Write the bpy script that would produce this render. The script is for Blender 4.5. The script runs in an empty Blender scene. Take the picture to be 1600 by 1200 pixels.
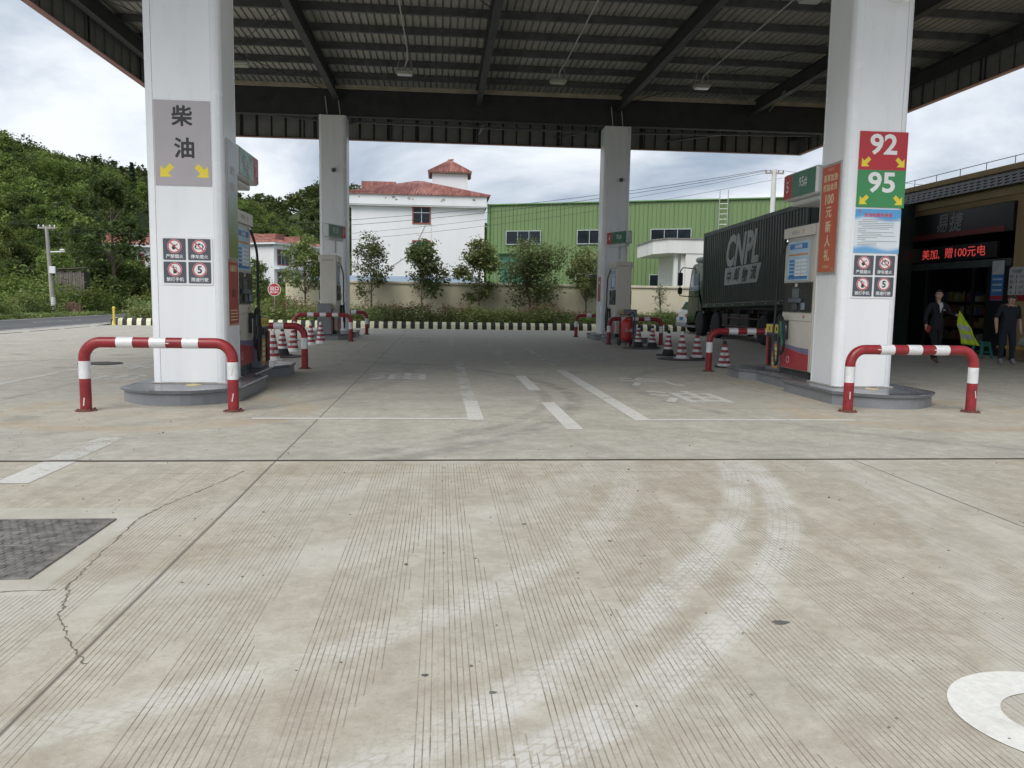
import bpy, bmesh, math, random
import numpy as np
from mathutils import Vector, Matrix
PI = math.pi
R = math.radians
random.seed(7)
SC = bpy.context.scene
COL = SC.collection

# ---------------------------------------------------------------- camera
cam = bpy.data.cameras.new('camera')
cam.sensor_width = 36.0
cam.lens = 1245.0 / 1600.0 * 36.0
cam.clip_start = 0.05
cam.clip_end = 3000
cam_ob = bpy.data.objects.new('camera', cam)
COL.objects.link(cam_ob)
cam_ob.matrix_world = Matrix(((0.99590, -0.00610, -0.09025, 0.0),
                              (-0.08908, 0.10737, -0.99022, 0.0),
                              (0.01573, 0.99420, 0.10639, 1.45),
                              (0, 0, 0, 1)))
SC.camera = cam_ob

# ---------------------------------------------------------------- sky and sun (bright overcast)
SUN_ELEV, SUN_AZ = R(50), R(212)
world = bpy.data.worlds.new('World')
SC.world = world
world.use_nodes = True
wt = world.node_tree
wt.nodes.clear()


class NG:
    """small helper to write node graphs as expressions"""
    def __init__(s, nt):
        s.nt = nt

    def n(s, typ, **kw):
        nd = s.nt.nodes.new(typ)
        for k, v in kw.items():
            setattr(nd, k, v)
        return nd

    def put(s, sock, v):
        if isinstance(v, bpy.types.NodeSocket):
            s.nt.links.new(v, sock)
        elif v is not None:
            if isinstance(v, (tuple, list)) and len(v) == 3 and sock.type == 'RGBA':
                v = (*v, 1.0)
            sock.default_value = v

    def m(s, op, a, b=None, c=None, clamp=False):
        nd = s.n('ShaderNodeMath', operation=op, use_clamp=clamp)
        s.put(nd.inputs[0], a)
        if b is not None: s.put(nd.inputs[1], b)
        if c is not None: s.put(nd.inputs[2], c)
        return nd.outputs[0]

    def add(s, a, b): return s.m('ADD', a, b)
    def sub(s, a, b): return s.m('SUBTRACT', a, b)
    def mul(s, a, b): return s.m('MULTIPLY', a, b)

    def ss(s, x, lo, hi, a=0.0, b=1.0):
        nd = s.n('ShaderNodeMapRange', interpolation_type='SMOOTHSTEP')
        s.put(nd.inputs[0], x)
        nd.inputs[1].default_value = lo
        nd.inputs[2].default_value = hi
        nd.inputs[3].default_value = a
        nd.inputs[4].default_value = b
        return nd.outputs[0]

    def vm(s, op, a, b=None):
        nd = s.n('ShaderNodeVectorMath', operation=op)
        s.put(nd.inputs[0], a)
        if b is not None: s.put(nd.inputs[1], b)
        return nd.outputs[0]

    def noise(s, vec, scale, detail=4, rough=0.55, dist=0.0):
        nd = s.n('ShaderNodeTexNoise')
        s.put(nd.inputs['Vector'], vec)
        nd.inputs['Scale'].default_value = scale
        nd.inputs['Detail'].default_value = detail
        nd.inputs['Roughness'].default_value = rough
        nd.inputs['Distortion'].default_value = dist
        return nd.outputs[0]

    def mix(s, f, a, b, bt='MIX'):
        nd = s.n('ShaderNodeMix', data_type='RGBA', blend_type=bt)
        s.put(nd.inputs[0], f)
        s.put(nd.inputs[6], a)
        s.put(nd.inputs[7], b)
        return nd.outputs[2]

    def xyz(s, v):
        nd = s.n('ShaderNodeSeparateXYZ')
        s.put(nd.inputs[0], v)
        return nd.outputs

    def comb(s, x, y, z):
        nd = s.n('ShaderNodeCombineXYZ')
        s.put(nd.inputs[0], x); s.put(nd.inputs[1], y); s.put(nd.inputs[2], z)
        return nd.outputs[0]

    def bump(s, h, strength=0.3, dist=0.01):
        nd = s.n('ShaderNodeBump')
        nd.inputs['Strength'].default_value = strength
        nd.inputs['Distance'].default_value = dist
        s.put(nd.inputs['Height'], h)
        return nd.outputs[0]


g = NG(wt)
tc = g.n('ShaderNodeTexCoord')
sky = g.n('ShaderNodeTexSky', sky_type='NISHITA', sun_disc=False)
sky.sun_elevation = SUN_ELEV
sky.sun_rotation = SUN_AZ
sky.air_density = 1.0
sky.dust_density = 1.5
d = g.xyz(tc.outputs['Generated'])
den = g.add(g.m('MAXIMUM', d[2], 0.0), 0.30)
cv = g.comb(g.m('DIVIDE', d[0], den), g.m('DIVIDE', d[1], den), 0.0)
n1 = g.noise(cv, 1.35, 8, 0.56, 0.45)
n2 = g.noise(g.vm('ADD', cv, (5.3, 2.1, 0.7)), 0.75, 4, 0.5, 0.2)
nn = g.add(g.mul(n1, 0.62), g.mul(n2, 0.38))
cl = g.ss(nn, 0.38, 0.60)
cloud = g.mix(cl, (3.1, 3.85, 4.9), (8.1, 8.5, 9.0))
gap = g.ss(n2, 0.30, 0.44, 0.80, 1.0)
skyc = g.mix(gap, sky.outputs[0], cloud)
bg = g.n('ShaderNodeBackground')
g.put(bg.inputs[0], skyc)
bg.inputs[1].default_value = 0.1
wo = g.n('ShaderNodeOutputWorld')
wt.links.new(bg.outputs[0], wo.inputs[0])

sun = bpy.data.lights.new('sun', 'SUN')
sun.energy = 2.3
sun.angle = R(40)
sun.color = (1.0, 0.965, 0.91)
sun_ob = bpy.data.objects.new('sun', sun)
COL.objects.link(sun_ob)
sdir = Vector((math.sin(SUN_AZ) * math.cos(SUN_ELEV), math.cos(SUN_AZ) * math.cos(SUN_ELEV), math.sin(SUN_ELEV)))
sun_ob.rotation_euler = sdir.to_track_quat('Z', 'Y').to_euler()
sun_ob.location = (0, -20, 40)

SC.view_settings.view_transform = 'Standard'
SC.view_settings.look = 'None'
SC.view_settings.exposure = 0.27
SC.view_settings.gamma = 1.0
SC.view_settings.use_curve_mapping = False
SC.cycles.max_bounces = 8
SC.cycles.diffuse_bounces = 5

# ---------------------------------------------------------------- materials
MATS = {}


def pbsdf(name):
    mt = bpy.data.materials.new(name)
    mt.use_nodes = True
    nt = mt.node_tree
    b = nt.nodes['Principled BSDF']
    return mt, nt, b


def mat(name, col, rough=0.6, metal=0.0, var=0.12, scale=3.0, bump=0.0, bscale=40.0, emit=None, spec=0.5, dirt=0.0, dirtcol=(0.12, 0.10, 0.08), streak=False, coat=0.0):
    """plain procedural material: colour broken up by noise, optional dirt and fine relief"""
    if name in MATS:
        return MATS[name]
    mt, nt, b = pbsdf(name)
    g = NG(nt)
    tc = g.n('ShaderNodeTexCoord').outputs['Object']
    v = g.vm('MULTIPLY', tc, (1.0, 1.0, 0.18)) if streak else tc
    n = g.noise(v, scale, 5, 0.6)
    lo = tuple(c * (1 - var) for c in col)
    hi = tuple(min(1, c * (1 + var)) for c in col)
    c = g.mix(g.ss(n, 0.3, 0.7), lo, hi)
    if dirt > 0:
        n3 = g.noise(g.vm('ADD', v, (3.1, 7.7, 1.3)), scale * 1.7, 6, 0.65)
        c = g.mix(g.mul(g.ss(n3, 0.52, 0.75), dirt), c, dirtcol)
    g.put(b.inputs['Base Color'], c)
    rv = g.ss(n, 0.3, 0.7, max(0.02, rough - 0.07), min(1.0, rough + 0.07))
    g.put(b.inputs['Roughness'], rv)
    b.inputs['Metallic'].default_value = metal
    b.inputs['Specular IOR Level'].default_value = spec
    if coat: b.inputs['Coat Weight'].default_value = coat
    if bump > 0:
        g.put(b.inputs['Normal'], g.bump(g.noise(tc, bscale, 4, 0.6), bump, 0.01))
    if emit:
        b.inputs['Emission Color'].default_value = (*emit[:3], 1)
        b.inputs['Emission Strength'].default_value = emit[3]
    MATS[name] = mt
    return mt


def leafmat(name, c1, c2, c3=None, trans=0.35, gloss=0.045):
    if name in MATS:
        return MATS[name]
    mt = bpy.data.materials.new(name)
    mt.use_nodes = True
    nt = mt.node_tree
    nt.nodes.clear()
    g = NG(nt)
    geo = g.n('ShaderNodeNewGeometry')
    oi = g.n('ShaderNodeObjectInfo')
    r = geo.outputs['Random Per Island']
    c = g.mix(r, c1, c2)
    if c3:
        c = g.mix(g.ss(r, 0.80, 0.86), c, c3)
    pn = g.noise(geo.outputs['Position'], 0.22, 3, 0.6)
    hs = g.n('ShaderNodeHueSaturation')
    g.put(hs.inputs['Color'], c)
    g.put(hs.inputs['Value'], g.add(g.ss(pn, 0.3, 0.7, 0.72, 1.25), g.mul(g.sub(oi.outputs['Random'], 0.5), 0.3)))
    g.put(hs.inputs['Hue'], g.add(0.485, g.mul(oi.outputs['Random'], 0.03)))
    d1 = g.n('ShaderNodeBsdfDiffuse'); g.put(d1.inputs[0], hs.outputs[0])
    t1 = g.n('ShaderNodeBsdfTranslucent'); g.put(t1.inputs[0], hs.outputs[0])
    gl = g.n('ShaderNodeBsdfGlossy'); gl.inputs['Roughness'].default_value = 0.45
    gl.inputs[0].default_value = (0.8, 0.85, 0.8, 1)
    mx = g.n('ShaderNodeMixShader'); mx.inputs[0].default_value = trans
    nt.links.new(d1.outputs[0], mx.inputs[1]); nt.links.new(t1.outputs[0], mx.inputs[2])
    m2 = g.n('ShaderNodeMixShader'); m2.inputs[0].default_value = gloss
    nt.links.new(mx.outputs[0], m2.inputs[1]); nt.links.new(gl.outputs[0], m2.inputs[2])
    out = g.n('ShaderNodeOutputMaterial')
    nt.links.new(m2.outputs[0], out.inputs[0])
    MATS[name] = mt
    return mt


# ---------------------------------------------------------------- geometry helpers
class MB:
    def __init__(s):
        s.v = []; s.f = []; s.mi = []

    def _add(s, vs, fs, mi=0):
        o = len(s.v)
        s.v += [tuple(p) for p in vs]
        s.f += [tuple(i + o for i in f) for f in fs]
        s.mi += [mi] * len(fs)
        return s

    def box(s, x0, x1, y0, y1, z0, z1, b=0.0, mi=0):
        if b <= 0:
            vs = [(x, y, z) for x in (x0, x1) for y in (y0, y1) for z in (z0, z1)]
            return s._add(vs, [(0, 1, 3, 2), (4, 6, 7, 5), (0, 4, 5, 1), (2, 3, 7, 6), (0, 2, 6, 4), (1, 5, 7, 3)], mi)
        lo = (x0, y0, z0); hi = (x1, y1, z1)
        b = min(b, 0.49 * min(h - l for l, h in zip(lo, hi)))
        vs = []; idx = {}
        for sx in (0, 1):
            for sy in (0, 1):
                for sz in (0, 1):
                    sg = (sx, sy, sz)
                    for a in range(3):
                        p = []
                        for k in range(3):
                            e = hi[k] if sg[k] else lo[k]
                            if k != a: e += -b if sg[k] else b
                            p.append(e)
                        idx[sg + (a,)] = len(vs); vs.append(p)
        fs = []
        for a in range(3):
            o = [k for k in range(3) if k != a]
            for t in (0, 1):
                q = []
                for (i, j) in ((0, 0), (1, 0), (1, 1), (0, 1)):
                    sg = [0, 0, 0]; sg[a] = t; sg[o[0]] = i; sg[o[1]] = j
                    q.append(idx[tuple(sg) + (a,)])
                fs.append(q)
        for a in range(3):
            for c in range(a + 1, 3):
                k = 3 - a - c
                for ta in (0, 1):
                    for tb in (0, 1):
                        def at(tk, ax):
                            sg = [0, 0, 0]; sg[a] = ta; sg[c] = tb; sg[k] = tk
                            return idx[tuple(sg) + (ax,)]
                        fs.append([at(0, a), at(1, a), at(1, c), at(0, c)])
        for sx in (0, 1):
            for sy in (0, 1):
                for sz in (0, 1):
                    fs.append([idx[(sx, sy, sz, a)] for a in range(3)])
        return s._add(vs, fs, mi)

    def prism(s, poly, z0, z1, mi=0, axis='z'):
        n = len(poly)
        def P(u, v, w):
            return (u, v, w) if axis == 'z' else ((u, w, v) if axis == 'y' else (w, u, v))
        vs = [P(p[0], p[1], z0) for p in poly] + [P(p[0], p[1], z1) for p in poly]
        fs = [tuple(range(n - 1, -1, -1)), tuple(range(n, 2 * n))]
        fs += [(i, (i + 1) % n, n + (i + 1) % n, n + i) for i in range(n)]
        return s._add(vs, fs, mi)

    def quad(s, a, b, c, d, mi=0):
        return s._add([a, b, c, d], [(0, 1, 2, 3)], mi)

    def tube(s, path, r, n=10, mi=0, cap=True):
        P = [Vector(p) for p in path]
        m = len(P)
        rs = r if isinstance(r, (list, tuple)) else [r] * m
        t0 = (P[1] - P[0]).normalized()
        u = t0.orthogonal().normalized()
        rings = []
        for i in range(m):
            if i == 0: t = t0
            elif i == m - 1: t = (P[-1] - P[-2]).normalized()
            else: t = ((P[i + 1] - P[i]).normalized() + (P[i] - P[i - 1]).normalized()).normalized()
            u = (u - t * u.dot(t))
            if u.length < 1e-6: u = t.orthogonal()
            u.normalize()
            w = t.cross(u)
            rings.append([P[i] + (u * math.cos(2 * PI * k / n) + w * math.sin(2 * PI * k / n)) * rs[i] for k in range(n)])
        vs = [p for rg in rings for p in rg]
        fs = []
        for i in range(m - 1):
            for k in range(n):
                fs.append((i * n + k, i * n + (k + 1) % n, (i + 1) * n + (k + 1) % n, (i + 1) * n + k))
        if cap:
            fs.append(tuple(range(n - 1, -1, -1)))
            fs.append(tuple((m - 1) * n + k for k in range(n)))
        return s._add(vs, fs, mi)

    def lathe(s, prof, n=16, c=(0, 0, 0), mi=0):
        vs = []
        for (r, z) in prof:
            for k in range(n):
                vs.append((c[0] + r * math.cos(2 * PI * k / n), c[1] + r * math.sin(2 * PI * k / n), c[2] + z))
        fs = []
        m = len(prof)
        for i in range(m - 1):
            for k in range(n):
                fs.append((i * n + k, i * n + (k + 1) % n, (i + 1) * n + (k + 1) % n, (i + 1) * n + k))
        fs.append(tuple(range(n - 1, -1, -1)))
        fs.append(tuple((m - 1) * n + k for k in range(n)))
        return s._add(vs, fs, mi)

    def xf(s, M):
        s.v = [tuple(M @ Vector(p)) for p in s.v]
        return s

    def build(s, name, mats, parent=None, smooth=False, loc=None, fix=True):
        me = bpy.data.meshes.new(name)
        me.from_pydata(s.v, [], s.f)
        if not isinstance(mats, (list, tuple)): mats = [mats]
        for mt in mats: me.materials.append(mt)
        if len(mats) > 1:
            me.polygons.foreach_set('material_index', s.mi)
        if fix:
            bm = bmesh.new(); bm.from_mesh(me)
            bmesh.ops.recalc_face_normals(bm, faces=bm.faces)
            bm.to_mesh(me); bm.free()
        if smooth:
            me.polygons.foreach_set('use_smooth', [True] * len(me.polygons))
            try: me.set_sharp_from_angle(angle=R(38))
            except Exception: pass
        me.update()
        return link(name, me, parent, loc)


def link(name, me, parent=None, loc=None):
    o = bpy.data.objects.new(name, me)
    COL.objects.link(o)
    if parent is not None: o.parent = parent
    if loc is not None: o.location = loc
    return o


def tag(o, label=None, cat=None, group=None, kind=None):
    if label: o['label'] = label
    if cat: o['category'] = cat
    if group: o['group'] = group
    if kind: o['kind'] = kind
    return o


def thing(name, label, cat, loc=(0, 0, 0), rz=0.0, group=None):
    o = bpy.data.objects.new(name, None)
    COL.objects.link(o)
    o.empty_display_size = 0.2
    o.location = loc
    o.rotation_euler = (0, 0, rz)
    return tag(o, label, cat, group)


def kids(o):
    return [c for c in bpy.data.objects if c.parent == o]


def copy_tree(o, loc=None, rz=None, label=None, group=None, parent=None, ch=None):
    c = o.copy(); COL.objects.link(c); c.parent = parent
    if loc is not None: c.location = loc
    if rz is not None: c.rotation_euler = (0, 0, rz)
    if label: c['label'] = label
    if group: c['group'] = group
    for k in list(o.children):
        copy_tree(k, parent=c)
    return c


def text_mesh(body, size, bold=0.0, shear=0.0, align='CENTER', spacing=1.0, res=3, offset=0.0):
    cu = bpy.data.curves.new('lettering', 'FONT')
    cu.body = body
    cu.size = size
    cu.align_x = align
    cu.align_y = 'CENTER'
    cu.shear = shear
    cu.offset = offset
    cu.space_character = spacing
    cu.resolution_u = res
    o = bpy.data.objects.new('lettering', cu)
    COL.objects.link(o)
    dg = bpy.context.evaluated_depsgraph_get()
    me = bpy.data.meshes.new_from_object(o.evaluated_get(dg))
    bpy.data.objects.remove(o)
    bpy.data.curves.remove(cu)
    if bold > 0:
        # heavier strokes: the same glyphs repeated around a small circle, each a hair in front of the last
        n = len(me.vertices); a = np.zeros(n * 3); me.vertices.foreach_get('co', a); a = a.reshape(-1, 3)
        polys = [tuple(p.vertices) for p in me.polygons]
        V = []; F = []
        for k in range(9):
            c = a.copy()
            if k < 8:
                c[:, 0] += bold * math.cos(k * PI / 4); c[:, 1] += bold * math.sin(k * PI / 4)
            c[:, 2] += k * 0.00004
            V += [tuple(r) for r in c]; F += [tuple(i + k * n for i in p) for p in polys]
        bpy.data.meshes.remove(me)
        me = bpy.data.meshes.new('lettering'); me.from_pydata(V, [], F); me.update()
    return me


# orientation matrices: the local XY plane of flat print turned to face a direction
FACE = {'-y': Matrix(((1, 0, 0, 0), (0, 0, -1, 0), (0, 1, 0, 0), (0, 0, 0, 1))),
        '+y': Matrix(((-1, 0, 0, 0), (0, 0, 1, 0), (0, 1, 0, 0), (0, 0, 0, 1))),
        '-x': Matrix(((0, 0, -1, 0), (-1, 0, 0, 0), (0, 1, 0, 0), (0, 0, 0, 1))),
        '+x': Matrix(((0, 0, 1, 0), (1, 0, 0, 0), (0, 1, 0, 0), (0, 0, 0, 1))),
        '+z': Matrix.Identity(4)}


def text(body, size, mt, parent, loc, face='-y', sx=1.0, sy=1.0, center=True, name='lettering', fit=None, **kw):
    me = text_mesh(body, size, **kw)
    me.materials.clear(); me.materials.append(mt)
    n = len(me.vertices)
    a = np.zeros(n * 3); me.vertices.foreach_get('co', a); a = a.reshape(-1, 3)
    if center and n:
        a[:, 0] -= (a[:, 0].min() + a[:, 0].max()) / 2
        a[:, 1] -= (a[:, 1].min() + a[:, 1].max()) / 2
    if fit:
        sx = fit[0] / (a[:, 0].max() - a[:, 0].min()); sy = fit[1] / (a[:, 1].max() - a[:, 1].min())
    a[:, 0] *= sx; a[:, 1] *= sy
    me.vertices.foreach_set('co', a.ravel())
    me.transform(FACE[face])
    me.update()
    return link(name, me, parent, loc)


def plate(name, mt, parent, w, h, t, loc, face='-y', r=0.0, n=5, poly=None):
    """flat plate (w x h, thickness t) whose back lies on the point loc, facing a direction; rounded corners r"""
    if poly is None:
        if r > 0:
            poly = []
            for cx, cy, a0 in ((w / 2 - r, h / 2 - r, 0), (-w / 2 + r, h / 2 - r, 90), (-w / 2 + r, -h / 2 + r, 180), (w / 2 - r, -h / 2 + r, 270)):
                for k in range(n + 1):
                    a = R(a0 + 90 * k / n)
                    poly.append((cx + r * math.cos(a), cy + r * math.sin(a)))
        else:
            poly = [(-w / 2, -h / 2), (w / 2, -h / 2), (w / 2, h / 2), (-w / 2, h / 2)]
    mb = MB().prism(poly, 0, t)
    mb.xf(FACE[face])
    return mb.build(name, mt, parent, loc=loc)


def disc(r, n=28): return [(r * math.cos(2 * PI * k / n), r * math.sin(2 * PI * k / n)) for k in range(n)]


def ring_mesh(name, mt, parent, r0, r1, t, loc, face='-y', n=32):
    mb = MB()
    vs = []
    for z in (0, t):
        for r in (r0, r1):
            vs += [(r * math.cos(2 * PI * k / n), r * math.sin(2 * PI * k / n), z) for k in range(n)]
    fs = []
    for k in range(n):
        j = (k + 1) % n
        fs += [(2 * n + k, 3 * n + k, 3 * n + j, 2 * n + j), (k, j, n + j, n + k), (n + k, n + j, 3 * n + j, 3 * n + k), (k, 2 * n + k, 2 * n + j, j)]
    mb._add(vs, fs)
    mb.xf(FACE[face])
    return mb.build(name, mt, parent, loc=loc)


def leaf_mesh(name, C, L, W, mt, rng, up=0.35, jit=0.35):
    """one mesh of many small leaf faces: centres C (N,3)"""
    N = len(C)
    u = rng.normal(size=(N, 3)); u[:, 2] = u[:, 2] * 0.6
    u /= np.linalg.norm(u, axis=1)[:, None]
    nrm = rng.normal(size=(N, 3)); nrm[:, 2] += up * 2
    w = np.cross(nrm, u); w /= (np.linalg.norm(w, axis=1)[:, None] + 1e-9)
    s = (1 + jit * rng.normal(size=(N, 1))).clip(0.45, 1.8)
    u = u * L * s; w = w * W * s
    nn = np.cross(u, w); nn /= (np.linalg.norm(nn, axis=1)[:, None] + 1e-9)
    V = np.empty((N, 4, 3))
    V[:, 0] = C - u; V[:, 1] = C + w + nn * W * 0.25; V[:, 2] = C + u; V[:, 3] = C - w + nn * W * 0.25
    me = bpy.data.meshes.new(name)
    me.vertices.add(N * 4); me.loops.add(N * 4); me.polygons.add(N)
    me.vertices.foreach_set('co', V.ravel())
    me.loops.foreach_set('vertex_index', np.arange(N * 4, dtype=np.int32))
    me.polygons.foreach_set('loop_start', np.arange(0, N * 4, 4, dtype=np.int32))
    me.polygons.foreach_set('loop_total', np.full(N, 4, dtype=np.int32))
    me.materials.append(mt)
    me.update(calc_edges=True)
    return me
# ================================================================ GROUND
def concrete_material():
    mt, nt, b = pbsdf('forecourt_concrete')
    g = NG(nt)
    P = g.n('ShaderNodeTexCoord').outputs['Object']
    x, y, z = g.xyz(P)
    big = g.noise(P, 0.35, 5, 0.6, 0.4)
    med = g.noise(g.vm('ADD', P, (9.1, 3.3, 0)), 1.6, 6, 0.62, 0.6)
    fine = g.noise(P, 26, 5, 0.7)
    spk = g.noise(P, 120, 2, 0.5)
    sweep = g.noise(g.vm('MULTIPLY', P, (0.55, 3.2, 1)), 1.3, 5, 0.6, 0.5)
    # two pours: warm dusty concrete out in front, greyer slab between the islands
    slab = g.ss(y, 7.02, 7.06)
    warm = g.mix(g.ss(med, 0.32, 0.68), (0.41, 0.372, 0.300), (0.49, 0.457, 0.385))
    warm = g.mix(g.mul(g.ss(big, 0.42, 0.62), 0.55), warm, (0.49, 0.468, 0.41))
    grey = g.mix(g.ss(med, 0.32, 0.68), (0.39, 0.374, 0.328), (0.465, 0.447, 0.395))
    grey = g.mix(g.mul(g.ss(sweep, 0.45, 0.68), 0.55), grey, (0.475, 0.455, 0.405))
    c = g.mix(slab, warm, grey)
    mot = g.noise(g.vm('ADD', P, (2.7, 5.1, 0)), 6.5, 8, 0.78, 0.3)
    c = g.mix(g.ss(mot, 0.36, 0.66), g.mix(1.0, c, (0.90, 0.875, 0.84), 'MULTIPLY'), g.mix(1.0, c, (1.11, 1.105, 1.09), 'MULTIPLY'))
    c = g.mix(g.mul(g.ss(fine, 0.50, 0.72), 0.34), c, (0.27, 0.245, 0.205))
    pit = g.noise(g.vm('ADD', P, (1.7, 0.4, 0)), 75, 3, 0.65)
    c = g.mix(g.mul(g.ss(pit, 0.60, 0.70), 0.5), c, (0.22, 0.195, 0.16))
    c = g.mix(g.mul(g.ss(pit, 0.40, 0.30), 0.35), c, (0.66, 0.65, 0.61))
    c = g.mix(g.mul(g.ss(spk, 0.64, 0.74), 0.5), c, (0.19, 0.17, 0.14))
    front = g.m('SUBTRACT', 1.0, slab)
    # chalky tyre tracks swept into the dust
    def track(cx, cy, r, w, amt, tread, y0=None):
        dx = g.sub(x, cx); dy = g.sub(y, cy)
        rr = g.m('SQRT', g.add(g.mul(dx, dx), g.mul(dy, dy)))
        off = g.sub(rr, r)
        edge = g.add(g.m('ABSOLUTE', off), g.mul(g.sub(med, 0.5), w * 0.5))
        k = g.ss(g.add(edge, g.mul(g.sub(g.noise(P, 9, 5, 0.7), 0.5), w * 0.5)), w * 0.22, w * 0.62, 1.0, 0.0)
        k = g.mul(k, g.ss(g.noise(P, 2.2, 4, 0.6), 0.32, 0.60, 0.35, 1.0))
        if tread:
            ang = g.mul(g.m('ARCTAN2', dy, dx), r)
            zz = g.add(g.mul(ang, 1 / 0.062), g.mul(g.m('ABSOLUTE', g.sub(g.m('FRACT', g.mul(off, 1 / 0.085)), 0.5)), 1.6))
            tr = g.ss(g.m('ABSOLUTE', g.sub(g.m('FRACT', zz), 0.5)), 0.06, 0.2)
            rib = g.ss(g.m('ABSOLUTE', g.sub(g.m('FRACT', g.mul(off, 1 / 0.0425)), 0.5)), 0.03, 0.12)
            vis = g.ss(g.noise(g.vm('ADD', P, (4.4, 8.8, 0)), 3.3, 3, 0.6), 0.30, 0.52)
            k = g.mul(k, g.sub(1.0, g.mul(g.mul(vis, 0.75), g.sub(1.0, g.mul(tr, rib)))))
            k = g.mul(k, g.ss(mot, 0.25, 0.62, 0.6, 1.1))
        return g.mul(k, amt)
    hot = g.mul(front, g.ss(y, 6.7, 6.2))
    t = track(-5.523, 8.749, 8.334, 0.24, 0.85, True)
    t = g.m('MAXIMUM', t, track(-4.111, 7.730, 6.954, 0.24, 0.85, True))
    t = g.m('MAXIMUM', t, track(-3.687, 7.398, 5.325, 0.24, 0.55, True))
    t = g.m('MAXIMUM', t, track(-4.2, 9.6, 6.3, 0.5, 0.32, False))
    t = g.m('MAXIMUM', t, track(-4.4, 9.9, 5.4, 0.4, 0.28, False))
    t = g.m('MAXIMUM', t, track(-6.6, 7.9, 10.3, 0.3, 0.34, False))
    t = g.m('MAXIMUM', t, track(-7.2, 7.6, 11.2, 0.5, 0.28, False))
    c = g.mix(g.mul(t, front), c, (0.62, 0.605, 0.56))
    # dark rubber sweeps on the slab
    def sweepmark(cx, cy, r, w, amt):
        dx = g.sub(x, cx); dy = g.sub(y, cy)
        off = g.sub(g.m('SQRT', g.add(g.mul(dx, dx), g.mul(dy, dy))), r)
        k = g.ss(g.m('ABSOLUTE', off), w * 0.2, w * 0.6, 1.0, 0.0)
        return g.mul(g.mul(k, amt), g.ss(g.noise(P, 3.0, 4, 0.6), 0.3, 0.6))
    s1 = g.m('MAXIMUM', sweepmark(-4.6, 12.2, 6.6, 0.3, 0.5), sweepmark(-4.6, 12.2, 6.2, 0.2, 0.35))
    s1 = g.m('MAXIMUM', s1, sweepmark(9.2, 12.5, 6.0, 0.25, 0.35))
    s1 = g.m('MAXIMUM', s1, sweepmark(-9.5, 15.5, 8.9, 0.3, 0.3))
    c = g.mix(g.mul(s1, slab), c, (0.20, 0.195, 0.18))
    # oil drips in the bays
    oil = g.mul(g.ss(g.noise(P, 0.9, 3, 0.5), 0.63, 0.72), slab)
    c = g.mix(g.mul(oil, 0.35), c, (0.16, 0.155, 0.145))
    # rusty wash around the barrier feet at the island noses
    rust = None
    for cx in (-3.45, 6.45):
        dx = g.mul(g.sub(x, cx), 0.86); dy = g.sub(y, 10.2)
        rr = g.m('SQRT', g.add(g.mul(dx, dx), g.mul(dy, dy)))
        rr = g.add(rr, g.mul(g.sub(med, 0.5), 0.5))
        k = g.m('MAXIMUM', g.mul(g.ss(g.m('ABSOLUTE', g.sub(rr, 1.45)), 0.08, 0.32, 1.0, 0.0), 0.85), g.mul(g.ss(rr, 1.2, 1.6, 1.0, 0.0), 0.35))
        k = g.mul(k, g.ss(g.noise(g.vm('MULTIPLY', P, (0.5, 1.8, 1)), 1.1, 4, 0.6), 0.30, 0.58))
        rust = k if rust is None else g.m('MAXIMUM', rust, k)
    for cx in (-3.6, 6.4):
        k = g.mul(g.ss(g.m('ABSOLUTE', g.sub(g.m('ABSOLUTE', g.sub(x, cx)), 0.95)), 0.05, 0.4, 0.45, 0.0), g.ss(y, 10, 12))
        k = g.mul(k, g.ss(med, 0.40, 0.6))
        rust = g.m('MAXIMUM', rust, g.mul(k, g.ss(y, 26, 24)))
    c = g.mix(g.mul(rust, 0.5), c, (0.44, 0.325, 0.205))
    # saw-cut anti-skid grooves, ground in passes of about a dozen cuts
    per = 0.0245
    lane = 0.475
    xg = g.add(x, 0.085)
    fx = g.m('FRACT', g.mul(xg, 1 / per))
    ln = g.ss(g.m('ABSOLUTE', g.sub(fx, 0.5)), 0.04, 0.13, 1.0, 0.0)
    lid = g.m('FLOOR', g.mul(xg, 1 / lane))
    fl = g.m('FRACT', g.mul(xg, 1 / lane))
    wn = g.n('ShaderNodeTexNoise', noise_dimensions='2D')
    g.put(wn.inputs['Vector'], g.comb(g.mul(lid, 7.31), g.mul(y, 0.33), 0))
    wn.inputs['Scale'].default_value = 1.0
    wn.inputs['Detail'].default_value = 2
    wide = g.ss(wn.outputs[0], 0.30, 0.62, 0.48, 1.02)
    grp = g.m('LESS_THAN', fl, wide)
    # single cuts stop short here and there
    cid = g.m('FLOOR', g.mul(xg, 1 / per))
    cn = g.n('ShaderNodeTexNoise', noise_dimensions='2D')
    g.put(cn.inputs['Vector'], g.comb(g.mul(cid, 3.17), g.mul(y, 0.28), 0))
    cn.inputs['Scale'].default_value = 1.0
    cn.inputs['Detail'].default_value = 1
    worn = g.ss(cn.outputs[0], 0.30, 0.46, 0.25, 1.0)
    brk = g.ss(g.noise(g.vm('MULTIPLY', P, (38, 5, 1)), 1.0, 3, 0.7), 0.30, 0.58, 0.25, 1.0)
    gr = g.mul(g.mul(g.mul(ln, brk), grp), g.mul(worn, g.mul(front, g.ss(y, 6.98, 6.9))))
    # clean concrete collar round the pit covers
    collar = g.mul(g.ss(x, -1.92, -1.94), g.mul(g.ss(y, 3.86, 3.90), g.ss(y, 5.52, 5.48)))
    gr = g.mul(gr, g.sub(1.0, collar))
    c = g.mix(g.mul(collar, 0.4), c, (0.53, 0.515, 0.465))
    gp = g.ss(med, 0.35, 0.65, 0.55, 0.95)
    c = g.mix(g.mul(gr, gp), c, (0.165, 0.13, 0.10))
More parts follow.
